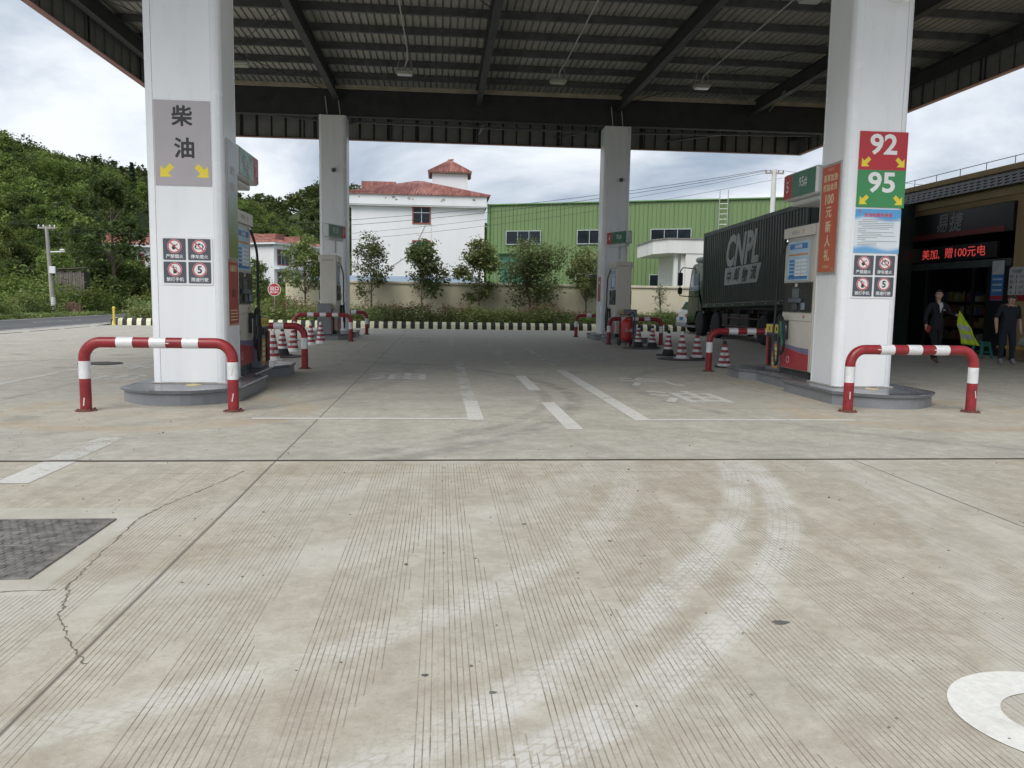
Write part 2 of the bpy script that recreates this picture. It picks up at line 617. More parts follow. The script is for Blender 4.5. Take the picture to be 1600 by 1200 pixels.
    # joints
    def jx(x0, w): return g.ss(g.m('ABSOLUTE', g.sub(x, g.add(x0, g.mul(g.sub(big, 0.5), 0.03)))), w * 0.5, w, 1.0, 0.0)
    def jy(y0, w): return g.ss(g.m('ABSOLUTE', g.sub(y, y0)), w * 0.5, w, 1.0, 0.0)
    j = g.m('MAXIMUM', jx(-1.43, 0.010), g.mul(jx(3.86, 0.009), front))
    j = g.m('MAXIMUM', j, g.mul(jy(6.55, 0.007), 0.6))
    j = g.m('MAXIMUM', j, g.mul(jy(2.0, 0.01), 1.0))
    for yy in (12.3, 17.6, 22.9, 28.2, 33.5):
        j = g.m('MAXIMUM', j, g.mul(jy(yy, 0.012), 0.55))
    for xx in (-10.2, -5.8, 9.4, 13.6):
        j = g.m('MAXIMUM', j, g.mul(jx(xx, 0.012), g.mul(slab, 0.7)))
    c = g.mix(g.mul(j, 0.8), c, (0.11, 0.095, 0.08))
    g.put(b.inputs['Base Color'], c)
    g.put(b.inputs['Roughness'], g.ss(med, 0.3, 0.7, 0.66, 0.88))
    b.inputs['Specular IOR Level'].default_value = 0.35
    hgt = g.sub(g.add(g.mul(fine, 0.3), g.mul(spk, 0.2)), g.m('MAXIMUM', gr, j))
    g.put(b.inputs['Normal'], g.bump(hgt, 0.35, 0.004))
    return mt


def paint(name, cover, col=(0.78, 0.77, 0.72)):
    mt, nt, b = pbsdf(name)
    g = NG(nt)
    P = g.n('ShaderNodeNewGeometry').outputs['Position']
    a = g.noise(P, 2.3, 6, 0.68, 0.5)
    f = g.noise(P, 34, 4, 0.7)
    c = g.mix(g.ss(f, 0.3, 0.7), tuple(k * 0.86 for k in col), col)
    c = g.mix(g.mul(g.ss(a, 0.5, 0.72), 0.35), c, (0.42, 0.40, 0.35))
    g.put(b.inputs['Base Color'], c)
    b.inputs['Roughness'].default_value = 0.7
    k = g.add(g.mul(a, 0.7), g.mul(f, 0.3))
    al = g.ss(k, 1 - cover - 0.10, 1 - cover + 0.10)
    g.put(b.inputs['Alpha'], g.mul(al, min(1.0, 0.35 + cover * 0.75)))
    MATS[name] = mt
    return mt


M_conc = concrete_material()
M_paint = paint('road_paint', 0.64)
M_worn = paint('worn_road_paint', 0.55, (0.72, 0.71, 0.66))
M_faint = paint('faint_road_paint', 0.46, (0.66, 0.65, 0.60))
M_fresh = paint('fresh_road_paint', 0.95, (0.80, 0.79, 0.73))


def soil_material(name, c1, c2, c3):
    mt, nt, b = pbsdf(name)
    g = NG(nt)
    P = g.n('ShaderNodeTexCoord').outputs['Object']
    n = g.noise(P, 0.35, 6, 0.65, 0.5)
    f = g.noise(P, 9, 5, 0.7)
    c = g.mix(g.ss(n, 0.35, 0.65), c1, c2)
    c = g.mix(g.ss(f, 0.45, 0.7), c, c3)
    g.put(b.inputs['Base Color'], c)
    b.inputs['Roughness'].default_value = 0.95
    g.put(b.inputs['Normal'], g.bump(f, 0.8, 0.05))
    return mt


M_terrain = soil_material('rough_grass_ground', (0.07, 0.10, 0.035), (0.12, 0.14, 0.05), (0.16, 0.14, 0.09))
M_soil = soil_material('planting_soil', (0.06, 0.08, 0.03), (0.11, 0.085, 0.055), (0.05, 0.07, 0.025))


def flat(name, x0, x1, y0, y1, z, mt, parent=None, kind='structure'):
    o = MB().quad((x0, y0, z), (x1, y0, z), (x1, y1, z), (x0, y1, z)).build(name, mt, parent, fix=False)
    if parent is None: tag(o, kind=kind)
    return o


# terrain sheet to the horizon (one sheet)
flat('ground', -900, 900, -200, 1500, -0.06, M_terrain)
forecourt = flat('forecourt', -15.4, 60, -25, 37.4, 0.0, M_conc)

# asphalt road beside the forecourt
def asphalt():
    mt, nt, b = pbsdf('asphalt')
    g = NG(nt)
    P = g.n('ShaderNodeTexCoord').outputs['Object']
    n = g.noise(g.vm('MULTIPLY', P, (1.0, 0.15, 1)), 0.9, 5, 0.6)
    f = g.noise(P, 60, 3, 0.7)
    c = g.mix(g.ss(n, 0.3, 0.7), (0.060, 0.063, 0.068), (0.105, 0.105, 0.105))
    c = g.mix(g.mul(g.ss(f, 0.5, 0.7), 0.5), c, (0.16, 0.16, 0.155))
    g.put(b.inputs['Base Color'], c)
    b.inputs['Roughness'].default_value = 0.85
    g.put(b.inputs['Normal'], g.bump(f, 0.4, 0.006))
    return mt


M_asph = asphalt()
flat('road', -21.9, -15.9, -30, 300, -0.012, M_asph)
road_apron = flat('road_apron', -15.9, -15.4, -25, 40, -0.006, mat('apron_concrete', (0.40, 0.38, 0.34), 0.85, var=0.2, scale=1.2, dirt=0.4))
tag(flat('road_edge_line', -21.55, -21.40, -30, 300, -0.006, M_worn), kind='structure')
tag(flat('road_edge_line', -16.25, -16.10, -30, 300, -0.006, M_worn), kind='structure')
k = 0
for yy in range(-24, 200, 9):
    flat('road_centre_dash', -18.95, -18.80, yy, yy + 5.0, -0.0055, M_worn)
verge = flat('road_verge', -30, -21.9, -30, 300, -0.03, soil_material('verge_soil', (0.16, 0.19, 0.06), (0.24, 0.21, 0.12), (0.10, 0.15, 0.04)))

# ---- painted markings on the forecourt
ZM = 0.004
def mark(x0, x1, y0, y1, mt=None): return flat('lane_marking', x0, x1, y0, y1, ZM, mt or M_paint)
mark(0.34, 0.53, 9.42, 11.2, M_paint); mark(0.33, 0.52, 11.2, 18.3, M_worn)
mark(-2.2, 0.335, 9.46, 9.57, M_paint)
mark(0.30, 0.47, 22.4, 30.4, M_worn)
mark(-2.28, -2.12, 9.6, 26.0, M_faint)
for i, (a, bb) in enumerate(((8.75, 11.07), (12.56, 14.95), (16.4, 18.8), (20.3, 22.6), (24.2, 26.5), (28.1, 30.4))):
    mark(1.42, 1.61, a, bb, M_paint if i < 2 else M_worn)
mark(2.37, 2.57, 9.40, 16.15, M_paint)
mark(2.575, 5.2, 9.42, 9.52, M_paint)
mark(2.575, 5.15, 16.05, 16.14, M_worn)
mark(2.40, 2.58, 17.35, 23.4, M_worn)
mark(2.585, 5.3, 17.35, 17.44, M_faint)
mark(2.4, 2.57, 24.6, 31, M_worn)
mark(5.12, 5.26, 9.53, 16.0, M_faint)
mark(-3.36, -3.10, 6.22, 7.02, M_paint); mark(-3.38, -3.14, 7.10, 8.2, M_worn)
mark(-4.6, -3.37, 6.22, 6.40, M_paint)
mark(-8.45, -8.25, 9.0, 27.0, M_faint); mark(-6.9, -6.75, 10.0, 17.5, M_worn)
mark(-6.74, -4.6, 10.0, 10.1, M_faint)
mark(-11.4, -11.25, 9.0, 30.0, M_faint)
mark(8.7, 8.85, 9.5, 22.0, M_faint); mark(8.86, 12.8, 9.5, 9.62, M_faint); mark(12.8, 12.95, 9.5, 22.0, M_faint)
mark(8.86, 12.8, 16.3, 16.4, M_faint)
# stencilled lane words
def ground_word(ch, x, y, w, l, mt):
    me = text_mesh(ch, 1.0, offset=0.018)
    n = len(me.vertices); a = np.zeros(n * 3); me.vertices.foreach_get('co', a); a = a.reshape(-1, 3)
    lo = a.min(0); hi = a.max(0)
    a[:, 0] = (a[:, 0] - lo[0]) / (hi[0] - lo[0]) * w + x - w / 2
    a[:, 1] = (a[:, 1] - lo[1]) / (hi[1] - lo[1]) * l + y - l / 2
    a[:, 2] = ZM
    me.vertices.foreach_set('co', a.ravel()); me.materials.clear(); me.materials.append(mt); me.update()
    tag(link('lane_lettering', me), kind='structure')
ground_word('油', -0.78, 14.75, 1.05, 1.25, M_paint); ground_word('柴', -0.8, 16.95, 1.05, 1.3, M_faint)
ground_word('油', 3.75, 11.85, 1.05, 1.45, M_paint); ground_word('汽', 3.75, 14.0, 1.0, 1.5, M_paint)
ground_word('油', 3.8, 19.4, 1.0, 1.3, M_worn); ground_word('汽', 3.8, 21.4, 1.0, 1.3, M_faint)
ground_word('油', -0.8, 26.2, 1.0, 1.3, M_faint); ground_word('柴', -0.8, 28.4, 1.0, 1.3, M_faint)
ground_word('油', -5.7, 14.3, 1.2, 1.2, M_worn); ground_word('柴', -5.9, 16.4, 1.2, 1.3, M_worn)
ground_word('油', 10.8, 12.2, 1.2, 1.3, M_worn); ground_word('汽', 10.8, 14.2, 1.2, 1.3, M_faint)
# big painted ring near the kerbside (part of a painted letter)
def ring_flat(cx, cy, rx, ry, ix, iy, z, n=64):
    vs = [(cx + rx * math.cos(2 * PI * k / n), cy + ry * math.sin(2 * PI * k / n), z) for k in range(n)]
    vs += [(cx + ix * math.cos(2 * PI * k / n), cy + iy * math.sin(2 * PI * k / n), z) for k in range(n)]
    fs = [(k, (k + 1) % n, n + (k + 1) % n, n + k) for k in range(n)]
    return MB()._add(vs, fs).build('painted_ring', M_fresh, fix=False)
tag(ring_flat(2.225, 2.50, 0.385, 0.35, 0.215, 0.175, ZM), kind='structure')

# ---- transverse slot where the slab meets the apron
M_slot = mat('rusty_slot', (0.085, 0.06, 0.045), 0.85, var=0.4, scale=2.0)
flat('expansion_joint', -15.3, 30, 7.028, 7.062, 0.003, M_slot)
flat('joint_edge', -15.3, 30, 7.072, 7.092, 0.003, mat('joint_edge', (0.30, 0.27, 0.23), 0.8, var=0.3))

# ---- cracks in the apron
def crack(pts, w):
    mb = MB(); rnd = random.Random(len(pts) * 7 + int(pts[0][0] * 100))
    P = []
    for (a, bq) in zip(pts[:-1], pts[1:]):
        n = 16
        for i in range(n):
            t = i / n
            P.append((a[0] + (bq[0] - a[0]) * t + rnd.uniform(-.009, .009), a[1] + (bq[1] - a[1]) * t + rnd.uniform(-.009, .009)))
    for i in range(len(P) - 1):
        w0 = w * rnd.choice((.15, .4, .6, .9, 1.5)); w1 = w * rnd.choice((.15, .4, .6, .9, 1.5))
        d = Vector((P[i + 1][0] - P[i][0], P[i + 1][1] - P[i][1])); d.normalize(); nx, ny = -d.y, d.x
        mb.quad((P[i][0] - nx * w0, P[i][1] - ny * w0, .002), (P[i][0] + nx * w0, P[i][1] + ny * w0, .002),
                (P[i + 1][0] + nx * w1, P[i + 1][1] + ny * w1, .002), (P[i + 1][0] - nx * w1, P[i + 1][1] - ny * w1, .002))
    tag(mb.build('concrete_crack', mat('crack_dark', (0.17, 0.15, 0.12), 0.95, var=0.3), fix=False), kind='structure')
crack([(-1.80, 3.95), (-1.70, 3.62), (-1.55, 3.36), (-1.36, 3.10)], 0.0035)
crack([(-1.82, 3.95), (-1.88, 4.5), (-1.93, 5.2), (-1.88, 5.55), (-1.72, 6.1), (-1.60, 6.66)], 0.0045)
crack([(-3.4, 3.95), (-2.6, 3.90), (-1.82, 3.95)], 0.004)

# ---- pit covers with a stud pattern
M_iron = mat('cover_grey', (0.165, 0.155, 0.140), 0.85, var=0.4, scale=9, dirt=0.5, dirtcol=(0.25, 0.24, 0.22))
for (ya, yb) in ((4.10, 4.635), (4.65, 5.20)):
    t = thing('pit_cover', 'dark grey studded pit cover set in the concrete apron, ' + ('farther from' if ya < 4.5 else 'closer to') + ' the slot', 'cover', (-2.68, (ya + yb) / 2, 0.0), group='dark pit covers in the apron')
    mb = MB().box(-0.62, 0.62, -(yb - ya) / 2, (yb - ya) / 2, -0.02, 0.010, 0.004)
    mb.build('cover_plate', M_iron, t)
    ms = MB(); rnd = random.Random(3)
    ny = int((yb - ya) / 0.046); nx = int(1.2 / 0.05)
    for j in range(ny):
        for i in range(nx):
            if rnd.random() < 0.05: continue
            xx = -0.60 + i * 0.05 + (0.025 if j % 2 else 0); yy = -(yb - ya) / 2 + 0.012 + j * 0.046
            if xx + .04 > 0.61: continue
            ms.box(xx, xx + 0.043, yy, yy + 0.037, 0.010, 0.010 + rnd.uniform(0.001, 0.0045), 0.002)
    tag(ms.build('stud', M_iron, t), kind='stuff')

# round manhole lids
M_lid = mat('manhole_iron', (0.07, 0.068, 0.065), 0.7, 0.3, var=0.3, scale=8)
for i, (x, y, r, where) in enumerate(((-6.9, 16.9, 0.36, 'in the diesel lane outside the pillar'), (6.05, 19.55, 0.55, 'under the cones behind the fuel cabinet'), (6.1, 23.9, 0.5, 'under the cones by the fire extinguisher'), (-3.75, 19.3, 0.5, 'under the cones by the striped barrier'))):
    t = thing('manhole_cover', 'dark round iron manhole cover ' + where, 'manhole', (x, y, 0), group='round manhole covers')
    MB().lathe([(r, -0.02), (r, 0.012), (r - .03, 0.018), (0.02, 0.018)], 28).build('lid', M_lid, t, smooth=True)
    ring_mesh('rim', M_lid, t, r + 0.005, r + 0.06, 0.010, (0, 0, 0), '+z')

# scattered grit and dead leaves on the apron
rnd = random.Random(11)
mb = MB()
for i in range(420):
    x = rnd.uniform(-4.5, 5.5); y = rnd.uniform(2.1, 9.5)
    s = rnd.uniform(0.002, 0.006) * (1.6 if rnd.random() < 0.1 else 1)
    mb.prism([(x + s * rnd.uniform(.6, 1.3) * math.cos(a), y + s * rnd.uniform(.6, 1.3) * math.sin(a)) for a in (0, 1.3, 2.5, 3.8, 5.0)], 0.0005, s * rnd.uniform(.5, 1.1))
tag(mb.build('grit', mat('grit_dark', (0.17, 0.15, 0.12), 0.95, var=0.5, scale=9)), 'loose grit scattered over the concrete apron', 'grit', kind='stuff')
mb = MB()
for (x, y, s) in ((1.55, 3.37, .035), (0.2, 2.8, .012), (1.03, 4.62, .012), (2.4, 2.75, .02), (0.55, 5.0, .012), (-0.05, 2.95, .012)):
    mb.prism([(x + s * (1 + .4 * math.sin(3 * a + x * 9)) * math.cos(a), y + s * .6 * math.sin(a)) for a in [k * PI / 5 for k in range(10)]], 0.001, 0.005)
tag(mb.build('leaf_litter', mat('litter_grey', (0.13, 0.13, 0.12), 0.9, var=0.3)), 'few flattened bits of litter on the concrete apron', 'litter', kind='stuff')

# ---- striped kerb along the planting bed
M_ky = mat('kerb_pale_yellow', (0.82, 0.80, 0.56), 0.7, var=0.12, scale=5, dirt=0.35, dirtcol=(0.25, 0.23, 0.17))
M_kb = mat('kerb_black', (0.035, 0.034, 0.036), 0.75, var=0.4, scale=5, dirt=0.4, dirtcol=(0.17, 0.16, 0.14))
def kerb_mesh(mt, w=0.205):
    mb = MB(); prof = [(0.0, 0.0), (0.02, 0.20), (0.09, 0.31), (0.26, 0.32), (0.26, 0.0)]
    n = len(prof)
    vs = [(-w / 2 + .003, p[0], p[1]) for p in prof] + [(w / 2 - .003, p[0], p[1]) for p in prof]
    fs = [tuple(range(n)), tuple(range(2 * n - 1, n - 1, -1))] + [(i, n + i, n + (i + 1) % n, (i + 1) % n) for i in range(n)]
    mb._add(vs, fs)
    o = mb.build('kerb_block', mt); me = o.data; bpy.data.objects.remove(o); return me
KM = [kerb_mesh(M_kb), kerb_mesh(M_ky)]
def kerb_run(name, label, path, group=None):
    t = thing(name, label, 'kerb', (0, 0, 0), group=group)
    P = [Vector((*p, 0)) for p in path]
    seg = []; acc = 0
    for a, bq in zip(P[:-1], P[1:]):
        seg.append((acc, a, bq)); acc += (bq - a).length
    s = 0.105; i = 0
    while s < acc - 0.1:
        for (s0, a, bq) in reversed(seg):
            if s >= s0: break
        d = (bq - a).normalized(); p = a + d * (s - s0)
        o = link('kerb_block', KM[i % 2], t, p)
        o.rotation_euler = (0, 0, math.atan2(d.y, d.x))
        s += 0.207; i += 1
    return t
arc = [(-14.1 + 0.9 * math.cos(R(a)), 38.1 + 0.9 * math.sin(R(a))) for a in range(180, 271, 15)]
kerb_run('striped_kerb', 'long black and pale yellow striped kerb edging the planting bed', [(-15.0, 43.0)] + arc + [(0, 37.1), (24, 37.35)])
kerb_run('striped_kerb', 'short end of black and yellow striped kerb beside the road mouth', [(-16.9, 26.6), (-14.35, 26.6)])
flat('planting_bed', -14.9, 30, 37.4, 42.2, 0.24, M_soil)
# slotted drain along the road mouth
t = thing('drain_channel', 'broken line of dark drain slots across the road mouth', 'drain', (-14.75, 27.5, 0))
M_dslot = mat('drain_dark', (0.045, 0.04, 0.035), 0.95, var=0.3)
for i in range(22):
    if i % 6 == 5: continue
    MB().box(-0.07, 0.07, i * 0.46, i * 0.46 + 0.30, -0.01, 0.006).build('drain_slot', M_dslot, t)
# ================================================================ CANOPY
M_alu = mat('white_cladding', (0.85, 0.865, 0.88), 0.32, 0.0, var=0.04, scale=1.2, streak=True, dirt=0.14, dirtcol=(0.52, 0.51, 0.48))
M_trim = mat('white_corner_trim', (0.83, 0.85, 0.87), 0.25, 0.0, var=0.03, scale=2)
M_steel_dk = mat('dark_steel_paint', (0.035, 0.037, 0.042), 0.6, var=0.25, scale=2, dirt=0.3, dirtcol=(0.08, 0.075, 0.07))
M_steel_rf = mat('rafter_steel_paint', (0.042, 0.045, 0.050), 0.55, var=0.25, scale=2, dirt=0.3, dirtcol=(0.10, 0.095, 0.09))
M_purlin = mat('galvanised_purlin', (0.105, 0.113, 0.12), 0.5, 0.35, var=0.2, scale=4, dirt=0.3)
M_sheet = mat('roof_sheet_grey', (0.36, 0.355, 0.32), 0.6, var=0.12, scale=2.5, dirt=0.25, dirtcol=(0.15, 0.14, 0.12))
M_fasc = mat('fascia_back_grey', (0.20, 0.20, 0.195), 0.7, var=0.18, scale=1.5, dirt=0.5, dirtcol=(0.06, 0.055, 0.05))
M_fasc_out = mat('fascia_red', (0.40, 0.075, 0.06), 0.4, var=0.1)
M_beige = mat('eave_strip', (0.40, 0.36, 0.28), 0.7, var=0.15)
M_wire = mat('pale_conduit', (0.55, 0.55, 0.52), 0.5, var=0.1)
M_black = mat('black_rubber', (0.018, 0.018, 0.019), 0.55, var=0.2, scale=6)

CX0, CX1, CY0, CY1 = -9.05, 15.2, 7.75, 33.5
can = thing('fuel_canopy', 'wide steel canopy roof with dark beams and grey sheeting over the fuel islands', 'canopy', (0, 0, 0))
ZR = 8.84     # underside of the roof sheet
# roof sheets, ribs along Y
def sheet_mesh(w, y0, y1):
    mb = MB(); nr = 5; pw = w / nr
    prof = []
    for i in range(nr):
        a = i * pw
        prof += [(a - 0.012 if i == 0 else a, 0.001 if i == 0 else 0.0), (a + pw * 0.70, 0.0), (a + pw * 0.78, -0.05 + 0.11), (a + pw * 0.92, 0.06)]
    prof.append((w + 0.012, -0.0015))
    m = len(prof)
    vs = [(p[0], y0, p[1]) for p in prof] + [(p[0], y1, p[1]) for p in prof]
    vs += [(p[0], y0, p[1] + 0.004) for p in prof] + [(p[0], y1, p[1] + 0.004) for p in prof]
    fs = [(i, m + i, m + i + 1, i + 1) for i in range(m - 1)] + [(2 * m + i, 2 * m + i + 1, 3 * m + i + 1, 3 * m + i) for i in range(m - 1)]
    fs += [(0, 2 * m, 3 * m, m), (m - 1, 2 * m - 1, 4 * m - 1, 3 * m - 1)]
    fs += [(i, i + 1, 2 * m + i + 1, 2 * m + i) for i in range(m - 1)] + [(m + i, 3 * m + i, 3 * m + i + 1, m + i + 1) for i in range(m - 1)]
    mb._add(vs, fs)
    o = mb.build('roof_sheet', M_sheet); me = o.data; bpy.data.objects.remove(o); return me
NS = 24
sw = (CX1 - CX0 - 0.13) / NS
sm = sheet_mesh(sw, CY0 + 0.06, CY1 - 0.06)
for i in range(NS):
    link('roof_sheet', sm, can, (CX0 + 0.065 + i * sw, 0, ZR))
# purlins
yy = CY0 + 1.0; PY_ = []
while yy < 29.0:
    PY_.append(yy); yy += 1.585
PY_ += [30.6, 32.0, 33.1]
o = MB().box(CX0 + 0.3, CX1 - 0.3, -0.04, 0.04, -0.20, -0.012, 0.004).box(CX0 + 0.3, CX1 - 0.3, -0.04, 0.055, -0.205, -0.185).build('purlin', M_purlin)
pm = o.data; bpy.data.objects.remove(o)
for yy in PY_:
    link('purlin', pm, can, (0, yy, ZR))
# I-section beams
def ibeam(axis, a0, a1, z0, z1, w, name, mt, at):
    mb = MB(); tf = 0.02
    if axis == 'y':
        mb.box(-w / 2, w / 2, a0, a1, z0, z0 + tf).box(-w / 2, w / 2, a0, a1, z1 - tf, z1).box(-0.008, 0.008, a0, a1, z0 + tf, z1 - tf)
        return mb.build(name, mt, can, loc=(at, 0, 0))
    mb.box(a0, a1, -w / 2, w / 2, z0, z0 + tf).box(a0, a1, -w / 2, w / 2, z1 - tf, z1).box(a0, a1, -0.008, 0.008, z0 + tf, z1 - tf)
    return mb.build(name, mt, can, loc=(0, at, 0))
for x in (-8.55, -3.62, 1.30, 6.33, 11.2):
    ibeam('y', CY0 + 0.4, 29.1, 8.20, 8.625, 0.20, 'rafter', M_steel_rf, x)
    ibeam('y', 29.5, CY1 - 0.15, 8.32, 8.625, 0.18, 'rafter', M_steel_rf, x)
ibeam('y', CY0 + 0.4, CY1 - 0.15, 8.25, 8.625, 0.2, 'rafter', M_steel_rf, 14.75)
for y in (29.3, 11.85):
    mb = MB().box(CX0 + 0.4, CX1 - 0.4, -0.15, 0.15, 7.72, 7.75).box(CX0 + 0.4, CX1 - 0.4, -0.15, 0.15, 8.60, 8.63).box(CX0 + 0.4, CX1 - 0.4, -0.12, 0.12, 7.75, 8.60)
    mb.build('girder', M_steel_dk, can, loc=(0, y, 0))
# eave strip + gutter
MB().box(CX0 + 0.3, CX1 - 0.3, 28.55, 28.62, 8.50, 8.63).build('eave_strip', M_beige, can)
# bracing angle irons
def rod(a, b, r=0.012, mt=None, name='brace_rod'):
    return MB().tube([a, b], r, 6).build(name, mt or M_steel_rf, can)
for (a, b) in (((-8.4, 20.5, 8.5), (-3.7, 28.6, 8.35)), ((-3.7, 20.5, 8.5), (-8.4, 28.6, 8.35)), ((6.4, 20.5, 8.5), (11.1, 28.6, 8.35)), ((11.1, 20.5, 8.5), (6.4, 28.6, 8.35)),
               ((-3.5, 12.6, 8.5), (1.2, 20.3, 8.5)), ((1.2, 12.6, 8.5), (-3.5, 20.3, 8.5))):
    rod(a, b)
def angle_iron(a, b, s=0.05):
    return MB().tube([a, b], s, 4).build('brace_angle', M_purlin, can)
angle_iron((-7.9, 29.75, 7.98), (-4.3, 29.75, 7.66)); angle_iron((-3.0, 29.78, 7.66), (5.6, 29.78, 7.58)); angle_iron((5.3, 29.7, 7.55), (4.6, 33.0, 8.0)); angle_iron((6.9, 29.78, 7.6), (13.9, 29.78, 7.75)); angle_iron((9.2, 33.0, 8.0), (11.0, 29.7, 7.75)); angle_iron((1.5, 29.7, 7.7), (1.5, 33.2, 8.0))
angle_iron((11.0, 25.6, 8.25), (11.6, 28.3, 8.22), 0.035)
# fascia: back panels with gaps, dark backing, red outside skin
def fascia(name, p0, p1, inward, n):
    d = Vector((p1[0] - p0[0], p1[1] - p0[1], 0)); Ln = d.length; d.normalize()
    ang = math.atan2(d.y, d.x)
    piv = bpy.data.objects.new(name, None); COL.objects.link(piv); piv.parent = can
    piv.location = (p0[0], p0[1], 0); piv.rotation_euler = (0, 0, ang)
    s = inward
    MB().box(0, Ln, min(0, -s * .03), max(0, -s * .03), 7.70, 9.0).build('outer_skin', M_fasc_out, piv)
    MB().box(0, Ln, min(0.001, s * .05), max(0.001, s * .05), 7.735, 8.95).build('backing', M_steel_dk, piv)
    MB().box(0, Ln, min(-0.001 * s, s * .17), max(-0.001 * s, s * .17), 7.69, 7.715).build('bottom_trim', mat('fascia_trim_pinkish', (0.42, 0.22, 0.21), 0.5, var=0.15), piv)
    rnd = random.Random(n)
    x = 0.06; pw = Ln / n
    o = MB().box(0, pw - 0.10, min(s * .05, s * .11), max(s * .05, s * .11), 7.74, 8.60, 0.008).build('fascia_panel', M_fasc)
    me = o.data; bpy.data.objects.remove(o)
    for i in range(n):
        link('fascia_panel', me, piv, (i * pw + 0.03 + rnd.uniform(-.02, .05), 0, rnd.uniform(-.012, .012)))
    for i in range(0, n, 6):
        MB().box(i * pw + .1, i * pw + .14, min(s * .12, s * .16), max(s * .12, s * .16), 7.72, 8.7).build('fascia_post', M_steel_dk, piv)
fascia('rear_fascia', (CX0, CY1), (CX1, CY1), -1, 42)
fascia('left_fascia', (CX0, CY0), (CX0, CY1), -1, 44)
fascia('right_fascia', (CX1, CY0), (CX1, CY1), 1, 44)
fascia('front_fascia', (CX0, CY0), (CX1, CY0), 1, 42)
# conduits
MB().tube([(-1.0, 14.0, 8.60), (-1.05, 20.0, 8.60), (-1.0, 24.3, 8.60), (-1.02, 24.9, 8.52), (-1.12, 25.2, 8.36)], 0.02, 6).build('conduit', M_wire, can)
MB().tube([(3.7, 14.0, 8.60), (3.75, 24.9, 8.60), (3.66, 25.3, 8.5), (3.63, 25.5, 8.36)], 0.02, 6).build('conduit', M_wire, can)
MB().tube([(8.3, 16.0, 8.60), (8.3, 24.9, 8.60), (8.2, 25.3, 8.5), (8.2, 25.5, 8.36)], 0.02, 6).build('conduit', M_wire, can)
for (x, y) in ((-3.95, 29.05), (-3.5, 29.0), (6.15, 29.05), (6.5, 29.0)):
    MB().tube([(x, y, 7.6), (x - .04, y, 8.0), (x - .08, y, 8.35)], 0.015, 6).build('conduit', M_wire, can)

# canopy lamps (switched off)
M_lampbody = mat('lamp_grey', (0.42, 0.42, 0.40), 0.4, 0.2, var=0.1)
M_lampglass = mat('lamp_glass', (0.50, 0.50, 0.47), 0.2, var=0.05)
for i, (x, y) in enumerate(((-5.95, 25.1), (-1.12, 25.3), (3.63, 25.55), (8.22, 25.5), (-1.12, 18.0), (3.63, 18.0), (8.22, 18.0), (-5.95, 18.0))):
    t = thing('canopy_lamp', 'grey flat floodlight hanging unlit beneath the canopy sheeting', 'lamp', (x, y, 8.16), group='unlit floodlights under the canopy')
    MB().box(-0.26, 0.26, -0.17, 0.17, 0.03, 0.13, 0.03).build('housing', M_lampbody, t)
    MB().box(-0.22, 0.22, -0.14, 0.14, 0.005, 0.028, 0.005).build('glass', M_lampglass, t)
    for sx in (-1, 1):
        MB().tube([(sx * 0.24, 0, 0.12), (sx * 0.2, 0, 0.30), (sx * 0.16, 0, 0.48)], 0.012, 5).build('hanger', M_lampbody, t)

# ---------------------------------------------------------------- pillars
def pillar(x0, x1, y0, y1, z0, ztop, label):
    cx, cy = (x0 + x1) / 2, (y0 + y1) / 2
    t = thing('canopy_pillar', label, 'pillar', (cx, cy, z0), group='white clad canopy pillars')
    w, dp, H = x1 - x0, y1 - y0, ztop - z0
    r = 0.12
    MB().box(-w / 2 + .03, w / 2 - .03, -dp / 2 + .03, dp / 2 - .03, 0, H - .02).build('core', M_trim, t)
    gap = 0.0025
    for s in (-1, 1):
        a, b = sorted((s * dp / 2, s * (dp / 2 - 0.025)))
        MB().box(-w / 2 + r + gap, w / 2 - r - gap, a, b, 0.02, H, 0.004).build('face_panel', M_alu, t)
        a, b = sorted((s * w / 2, s * (w / 2 - 0.025)))
        MB().box(a, b, -dp / 2 + r + gap, dp / 2 - r - gap, 0.02, H, 0.004).build('side_panel', M_alu, t)
    for sx in (-1, 1):
        for sy in (-1, 1):
            cxx, cyy = sx * (w / 2 - r), sy * (dp / 2 - r)
            poly = [(cxx, cyy)]
            n = 8
            for k in range(n + 1):
                a = PI / 2 * k / n
                poly.append((cxx + sx * (r + .004) * math.cos(a), cyy + sy * (r + .004) * math.sin(a)))
            MB().prism(poly, 0.0, H + .004).build('corner_trim', M_trim, t, smooth=True)
    MB().box(-w / 2 - .012, w / 2 + .012, -dp / 2 - .012, dp / 2 + .012, 0.0, 0.018, 0.004).build('base_sill', mat('sill_cement', (0.42, 0.40, 0.36), 0.9, var=0.2, scale=8), t)
    return t
ZI = 0.2
pFL = pillar(-3.985, -2.975, 11.42, 12.30, ZI, 7.70, 'white clad pillar carrying the grey diesel sign')
pFR = pillar(5.905, 6.815, 11.42, 12.30, ZI, 7.70, 'white clad pillar carrying the red 92 and green 95 sign')
pRL = pillar(-4.25, -3.30, 28.95, 29.85, ZI, 7.70, 'shaded pillar behind the fuel dispenser beside the diesel lane, near the white house')
pRR = pillar(5.86, 6.82, 28.95, 29.85, ZI, 7.66, 'shaded pillar behind the dispenser and wheeled fire extinguisher, before the green shed')

